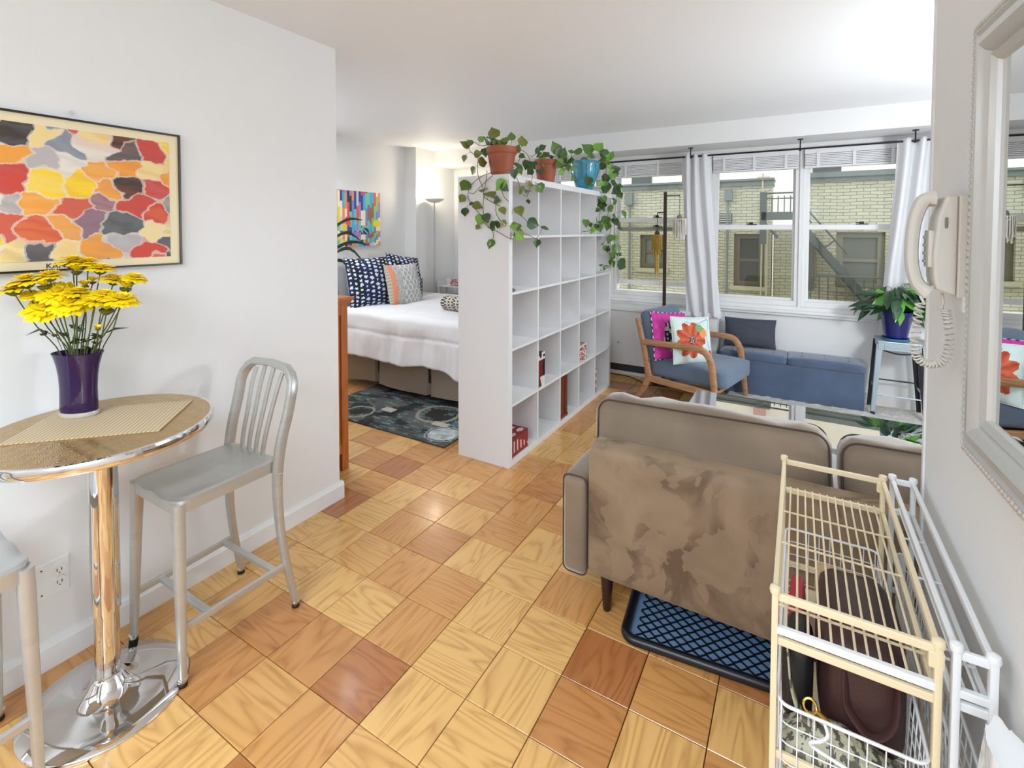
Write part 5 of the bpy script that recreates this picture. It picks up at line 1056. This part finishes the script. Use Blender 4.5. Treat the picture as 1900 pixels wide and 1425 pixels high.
for cx, w_, hh in ((-.305, .835, .40), (.535, .815, .395)):
    rot = Matrix.Rotation(radians(-7), 3, 'X') @ Matrix.Rotation(radians(-1.2), 3, 'Y')
    c = obj('back_cushion', MB().rbox(cx, 1.985, .590+(0 if cx < 0 else .008), w_, .15, hh+.02, .055, 12, (.0, .030, .018), nz=.020, nzs=9, rot=rot), VC2, t, smooth=True, ang=180)
    for yo in (-.055, .055):
        P = []
        for ox, oz, a0 in ((1, 1, 0), (-1, 1, 90), (-1, -1, 180), (1, -1, 270)):
            for k in range(7):
                g = radians(a0+90*k/6); r = .05; P.append(rot @ Vector((ox*(w_/2-r-.010)+cos(g)*r, yo*1.14, oz*(hh/2+.004-r)+sin(g)*r))+Vector((cx, 1.985, .592+(0 if cx < 0 else .008))))
        obj('piping', MB().tube(P, .0036, 6, closed=True), PIPE, c, smooth=True)
for cx in (-.295, .535): obj('seat_cushion', MB().rbox(cx, 2.27, .355, .82, .66, .14, .04, 8, (0, 0, .02)), VC2, t, smooth=True, ang=180)
for x, y in ((-.632, 1.822), (.87, 1.822), (-.63, 2.48), (.87, 2.48)): obj('leg', MB().lathe([(.013, 0), (.015, .003), (.027, .15)], (x, y, 0), 18), mat('espresso_wood', rgb(40, 24, 20), .35), t, smooth=True)
# ------------------------------------------------------------------ boot tray
t = thing('boot_tray', 'blue-grey rubber boot tray with black chevron ribs under the sofa', 'tray', (-.15, 1.93, 0), radians(6))
TRB = mat('tray_blue', rgb(112, 142, 176), .4); TRK = mat('tray_black', rgb(16, 18, 24), .35)
def rloop(w_, h_, r, z, n=5):
    P = []
    for ox, oy, a0 in ((1, 1, 0), (-1, 1, 90), (-1, -1, 180), (1, -1, 270)):
        for k in range(n): g = radians(a0+90*k/(n-1)); P.append((ox*(w_/2-r)+cos(g)*r, oy*(h_/2-r)+sin(g)*r, z))
    return P
tw, th_ = .80, .36
obj('rim', MB().tube(rloop(tw, th_, .04, .017), .0165, 10, closed=True), TRK, t, smooth=True, local=True)
A0 = rloop(tw, th_, .04, .018); A1 = rloop(tw-.03, th_-.03, .03, .004); n = len(A0)
obj('base', MB().add([(x, y, .001) for x, y, z in A0]+A0+A1, [(i, (i+1) % n, n+(i+1) % n, n+i) for i in range(n)]+[(n+i, n+(i+1) % n, 2*n+(i+1) % n, 2*n+i) for i in range(n)]+[tuple(range(2*n, 3*n))]), TRB, t, local=True)
b = MB(); g = .022
for i in range(-17, 18):
    for j in range(-7, 8):
        x = i*g; y = j*g
        if abs(x) > tw/2-.035 or abs(y) > th_/2-.03: continue
        q = -1 if (i+j) % 2 else 1
        b.bar((x-.011, y-.009*q, .006), (x+.011, y+.009*q, .006), .0045, .004)
o = obj('ribs', b, TRK, t, local=True); o['kind'] = 'stuff'
# ------------------------------------------------------------------ wire drawer carts
def cart(name, label, x0, x1, y0, y1, m, nw, baskets, zt=.80):
    t = thing(name, label, 'wire rack', ((x0+x1)/2, (y0+y1)/2, 0)); pr_ = rr_prof(1, .7, .35)
    for y in (y0, y1):
        for x in (x0, x1):
            obj('post', MB().tube([(x, y, .012), (x, y, zt+.004)], .0085, 12, pr_, up=(1, 0, 0)), m, t, smooth=True)
            obj('post_cap', MB().lathe([(.009, -.004), (.0105, .002), (.009, .009), (.002, .012)], (x, y, zt+.004), 12), m, t, smooth=True); obj('foot', MB().lathe([(.012, 0), (.012, .014)], (x, y, 0), 10), m, t)
        for z in (zt-.004, .710, .485, .25, .05): obj('end_rail', MB().bar((x0, y, z), (x1, y, z), .009, .015), m, t, bevel=.002)
    for x in (x0, x1):
        for z in (zt-.004, .708, .06): obj('side_rail', MB().bar((x, y0, z), (x, y1, z), .010, .014), m, t, bevel=.002)
    for k in range(nw):
        x = x0+(x1-x0)*(k+1)/(nw+1); obj('shelf_wire', MB().tube([(x, y0+.002, .722), (x, y0+.004, .728), (x, y1-.004, .722), (x, y1-.002, .712)], .0024, 6), m, t, smooth=True)
    for f_ in (.14, .18, .51, .76): obj('cross_wire', MB().tube([(x0, y0+(y1-y0)*f_, .719), (x1, y0+(y1-y0)*f_, .719)], .0026, 6), m, t, smooth=True)
    obj('front_lip', MB().bar((x0, y0-.002, .733), (x1, y0-.002, .733), .012, .014), WHITEM, t, bevel=.002)
    for (za, zb) in baskets:
        k = obj('basket', MB().tube(rloop_at(x0+.008, x1-.008, y0-.014, y1-.01, zb, .02), .0032, 6, closed=True), WHITEM, t, smooth=True)
        b = MB(); n = 8; nz_ = 4; xs = (x0+.014, x1-.014)
        for i in range(n+1):
            x = xs[0]+(xs[1]-xs[0])*i/n
            b.tube([(x, y0-.012, zb), (x, y0-.008, za), (x, y1-.014, za), (x, y1-.010, zb)], .0014, 4)
        for i in range(22):
            y = y0+.0+(y1-y0-.02)*i/21
            b.tube([(x0+.008, y, zb), (x0+.014, y, za), (x1-.014, y, za), (x1-.008, y, zb)], .0014, 4)
        for j in range(1, nz_): b.tube(rloop_at(x0+.010, x1-.010, y0-.012, y1-.011, za+(zb-za)*j/nz_, .02), .0014, 4, closed=True)
        g = obj('basket_mesh', b, WHITEM, k, smooth=True); g['kind'] = 'stuff'
    return t
def rloop_at(x0, x1, y0, y1, z, r): return [((x0+x1)/2+p[0], (y0+y1)/2+p[1], z) for p in rloop(x1-x0, y1-y0, r, 0)]
ct = cart('wire_cart', 'cream wire drawer rack holding handbags behind the sofa', -.028, .214, 1.056, 1.694, CREAMM, 12, ((.445, .598), (.20, .36)))
for y in (1.056, 1.694): obj('rail_clip', MB().box(.200, .222, y-.008, y+.008, .765, .795), CREAMM, ct, bevel=.003)
obj('basket_hook', MB().tube(spline([(.055, 1.036, .60), (.060, 1.030, .585), (.048, 1.026, .572), (.035, 1.028, .562), (.040, 1.032, .55), (.10, 1.034, .535)], 5), .003, 6), WHITEM, ct, smooth=True)
cart('wire_cart', 'narrow white wire rack squeezed between the cream rack and the wall', .238, .284, 1.062, 1.715, WHITEM, 2, ((.445, .598),))
# contents
LB = mat('dark_brown_leather', rgb(66, 42, 40), .42, var=.1, vscale=6, bump=.08, bscale=120); LB2 = mat('reddish_brown_leather', rgb(66, 40, 38), .35)
t = thing('brown_handbag', 'dark brown leather handbag standing in the upper basket', 'handbag', (.12, 1.33, .449))
obj('body', MB().rbox(.125, 1.30, .562, .135, .27, .215, .03, 8, (.01, .01, .01)), LB, t, smooth=True, ang=180)
obj('strap', MB().tube(spline([(.10, 1.172, .655), (.095, 1.155, .60), (.10, 1.145, .555), (.135, 1.125, .535), (.17, 1.140, .56), (.178, 1.165, .62), (.175, 1.175, .66)], 5), .008, 8, rr_prof(1, .35, .3)), LB2, t, smooth=True)
for x in (.10, .175): obj('ring', MB().tube([(x+cos(a*pi/6)*.007, 1.166, .62+sin(a*pi/6)*.007) for a in range(12)], .0015, 5, closed=True), mat('gold_metal', rgb(206, 164, 74), .2, 1), t)
t = thing('patterned_bag', 'snake-print shoulder bag with a wide strap and gold clasp, front of the basket', 'handbag', (.08, 1.12, .449))
def snake(u, v): return rgb(84, 80, 66) if fbm(u*16, v*9, 2) > .10 else rgb(178, 172, 146)
def bagtop(u, v):
    x = -.012+.20*u; y = 1.062+.115*v; return (x, y, .452+.095*(sin(pi*min(max(v, .02), .98))**.5)*(sin(pi*min(max(u*1.0, .03), .97))**.4)*(1-.35*u)+.004*fbm(x*30, y*30))
obj('body', MB().grid(bagtop, 110, 60, snake), attr_mat('snake_print', .5, bump=.2, bscale=200), t, smooth=True)
SPL = spline([(-.008, 1.20, .65), (-.004, 1.16, .615), (.004, 1.12, .575), (.02, 1.09, .555), (.045, 1.085, .553)], 8)
b = MB(); n = len(SPL)
vs = []
for p in SPL: vs += [p+Vector((0, -.012, -.002)), p+Vector((0, .014, .002))]
b.add(vs, [(2*i, 2*i+2, 2*i+3, 2*i+1) for i in range(n-1)]); b.c = [snake(i*.12, .3) for i in range(n-1)]
s_ = obj('strap', b, attr_mat('snake_print', .5), t, smooth=True); s_.modifiers.new('t', 'SOLIDIFY').thickness = .003
GM = mat('gold_metal', rgb(206, 164, 74), .2, 1)
obj('clasp', MB().tube([(.034+cos(a*pi/8)*.011, 1.098+sin(a*pi/8)*.006, .570+sin(a*pi/8)*.010) for a in range(16)], .0026, 6, closed=True).tube([(.045, 1.096, .566), (.058, 1.094, .560), (.070, 1.092, .553)], [.004, .0045, .003], 8), GM, t, smooth=True)
o = obj('black_pouch', MB().rbox(.015, 1.22, .545, .05, .11, .18, .02, 6, (.006, .006, .006), nz=.006), mat('black_nylon', rgb(30, 28, 30), .5, bump=.2, bscale=40), None, smooth=True, ang=180); tag(o, 'black soft pouch wedged at the left side of the upper basket', 'pouch')
o = obj('red_pouch', MB().rbox(.012, 1.42, .52, .030, .15, .11, .005, 6, (.004, .004, .004), nz=.004), mat('red_fabric', rgb(176, 44, 58), .6), None, smooth=True, ang=180); tag(o, 'small red pouch seen through the shelf wires near the far end', 'pouch')
o = obj('beige_carton', MB().box(.055, .165, 1.575, 1.635, .449, .548), mat('beige_card', rgb(196, 168, 128), .7), None, bevel=.002); tag(o, 'beige cardboard box at the sofa end of the upper basket', 'box')
o = obj('paper_sheaf', MB().rbox(.10, 1.51, .48, .16, .10, .06, .006, 5, nz=.006), mat('cream_paper', rgb(220, 206, 176), .8), None, smooth=True); tag(o, 'bundle of cream papers lying before the cardboard box', 'papers')
o = obj('cloth_bundle', MB().rbox(.09, 1.30, .285, .19, .40, .15, .02, 6, nz=.008), mat('cream_cloth', rgb(226, 210, 176), .8), None, smooth=True, ang=180); tag(o, 'cream cloth bundle in the lower basket of the cream rack', 'cloth')
def crump(u, v):
    a = 2*pi*u; k = abs(2*v-1); r = 1-.5*max(0, v-.75)*3
    r = max(r, .25); n_ = noise.noise_vector(Vector((cos(a)*2, sin(a)*2, v*5)))*.16+noise.noise_vector(Vector((cos(a)*7, sin(a)*7, v*16)))*.06
    return (.268+cos(a)*.036*(r+n_.x), .925+sin(a)*.10*(r+n_.y), .01+.755*v+n_.z*.05)
b = MB().grid(crump, 60, 60, closeu=True); k0 = len(b.v); b.add([b.v[60*60+i] for i in range(60)], [tuple(range(60))])
o = obj('plastic_bag', b, mat('white_plastic_film', rgb(232, 232, 232), .22, coat=.5), None, smooth=True, ang=25); tag(o, 'crumpled white plastic bag standing against the wall below the mirror', 'bag')
# ------------------------------------------------------------------ intercom handset
IV = mat('ivory_plastic', rgb(214, 210, 202), .35)
t = thing('intercom_phone', 'ivory wall intercom handset with a coiled cord beside the mirror', 'phone', (.30, 1.47, 1.46))
obj('wall_plate', MB().box(.296, XR, 1.395, 1.492, 1.355, 1.578), IV, t, bevel=.003)
obj('body', MB().prism([(.258, 1.395), (.264, 1.37), (.296, 1.358), (.296, 1.576), (.276, 1.578), (.262, 1.53), (.256, 1.45)], 1.400, 1.487, 'y'), IV, t, bevel=.005, seg=3)
obj('keypad_panel', MB().rbox(.256, 1.445, 1.46, .014, .05, .085, .005, 4), IV, t, smooth=True)
for k in range(4): obj('button', MB().rbox(.2475, 1.445, 1.432+k*.018, .006, .012, .007, .002, 3), mat('grey_button', rgb(170, 166, 158), .5), t)
obj('volume_slot', MB().rbox(.276, 1.399, 1.518, .006, .003, .024, .002, 3), mat('grey_slot', rgb(128, 124, 116), .5), t)
hp = spline([(.262, 1.445, 1.574), (.244, 1.445, 1.570), (.232, 1.445, 1.540), (.226, 1.445, 1.50), (.224, 1.445, 1.455), (.226, 1.445, 1.42), (.234, 1.445, 1.385), (.246, 1.445, 1.368), (.254, 1.445, 1.362)], 4); n = len(hp)
obj('handset', MB().tube(hp, [.0135+.0075*(abs(i/(n-1)*2-1)**3) for i in range(n)], 14, rr_prof(.85, 1.5, .6), up=(0, 1, 0)), IV, t, smooth=True)
ya = 1.43; U = spline([(.240, ya, 1.335), (.236, ya, 1.29), (.232, ya, 1.24), (.240, ya, 1.208), (.262, ya, 1.198), (.284, ya, 1.210), (.292, ya, 1.25), (.288, ya, 1.30), (.284, ya, 1.325)], 30); L_ = len(U); co = []
for i in range(L_-1):
    d = (U[i+1]-U[i]).normalized(); a = d.cross(Vector((0, 1, 0))).normalized(); th2 = i*2*pi/7.0; co.append(U[i]+a*cos(th2)*.0082+Vector((0, 1, 0))*sin(th2)*.0082)
obj('coiled_cord', MB().tube(co, .0023, 5), IV, t, smooth=True)
obj('cord_tail', MB().tube([(.242, ya+.01, 1.372), (.241, ya, 1.35), co[0]], .003, 6), IV, t, smooth=True); obj('cord_tail', MB().tube([co[-1], (.280, ya, 1.34), (.280, ya+.01, 1.36)], .003, 6), IV, t, smooth=True)
obj('backplate_flange', MB().prism([(1.395, 1.358), (1.44, 1.358), (1.44, 1.335), (1.395, 1.325)], XR-.006, XR, 'x'), TRIM, t)
# ------------------------------------------------------------------ mirror
t = thing('wall_mirror', 'large mirror in a silver-white moulded frame with rope edging on the near wall', 'mirror', (XR, .62, 1.06)); my0, my1, mz0, mz1 = .62, 1.212, 1.092, 1.872
FM = mat('silver_leaf_frame', rgb(196, 195, 191), .32, .35)
pf = [(0, 0), (0, .014), (.008, .020), (.016, .022), (.026, .018), (.030, .024), (.044, .026), (.058, .020), (.064, .012), (.070, .016), (.082, .010), (.086, .002)]
def ring(off, h): return [(XR-.0005-h, my1-off, mz0+off), (XR-.0005-h, my0+off, mz0+off), (XR-.0005-h, my0+off, mz1-off), (XR-.0005-h, my1-off, mz1-off)]
for q in range(4):
    b = MB(); vs = []
    for off, h in pf: R4 = ring(off, h); vs += [R4[q], R4[(q+1) % 4]]
    b.add(vs, [(2*i, 2*i+1, 2*i+3, 2*i+2) for i in range(len(pf)-1)]); obj('frame', b, FM, t, smooth=True, ang=30)
g = ring(.080, .004); obj('mirror_glass', MB().add(g, [(0, 1, 2, 3)]), mat('mirror_silver', rgb(244, 246, 246), .0, 1), t)
bd = MB().lathe([(.001, -.009), (.0045, -.005), (.0055, 0), (.0045, .005), (.001, .009)], (0, 0, 0), 8); bm = mesh_of('bead', bd, FM, True)
R0 = ring(.007, .018)
for q in range(4):
    a = Vector(R0[q]); c = Vector(R0[(q+1) % 4]); L = (c-a).length; n = int(L/.0125)
    for k in range(n):
        p = a.lerp(c, (k+.5)/n); d = (c-a).normalized(); nn = Vector((-1, 0, 0)); dv = (d*.75+nn.cross(d)*.66).normalized()
        o = bpy.data.objects.new('bead', bm); COL.objects.link(o); o.parent = t; o.matrix_parent_inverse = M4(t).inverted(); o.matrix_basis = Matrix.Translation(p) @ dv.to_track_quat('Z', 'Y').to_matrix().to_4x4()
obj('backing', MB().prism([(XR-.002, my0+.01), (XR-.002, my1-.004), (XR+.019, my1-.004), (XR-.0005, my0+.01)], mz0+.006, mz1-.006), FM, t)
t.rotation_euler.z = radians(2.05)   # MIRROT hangs slightly proud at its far side
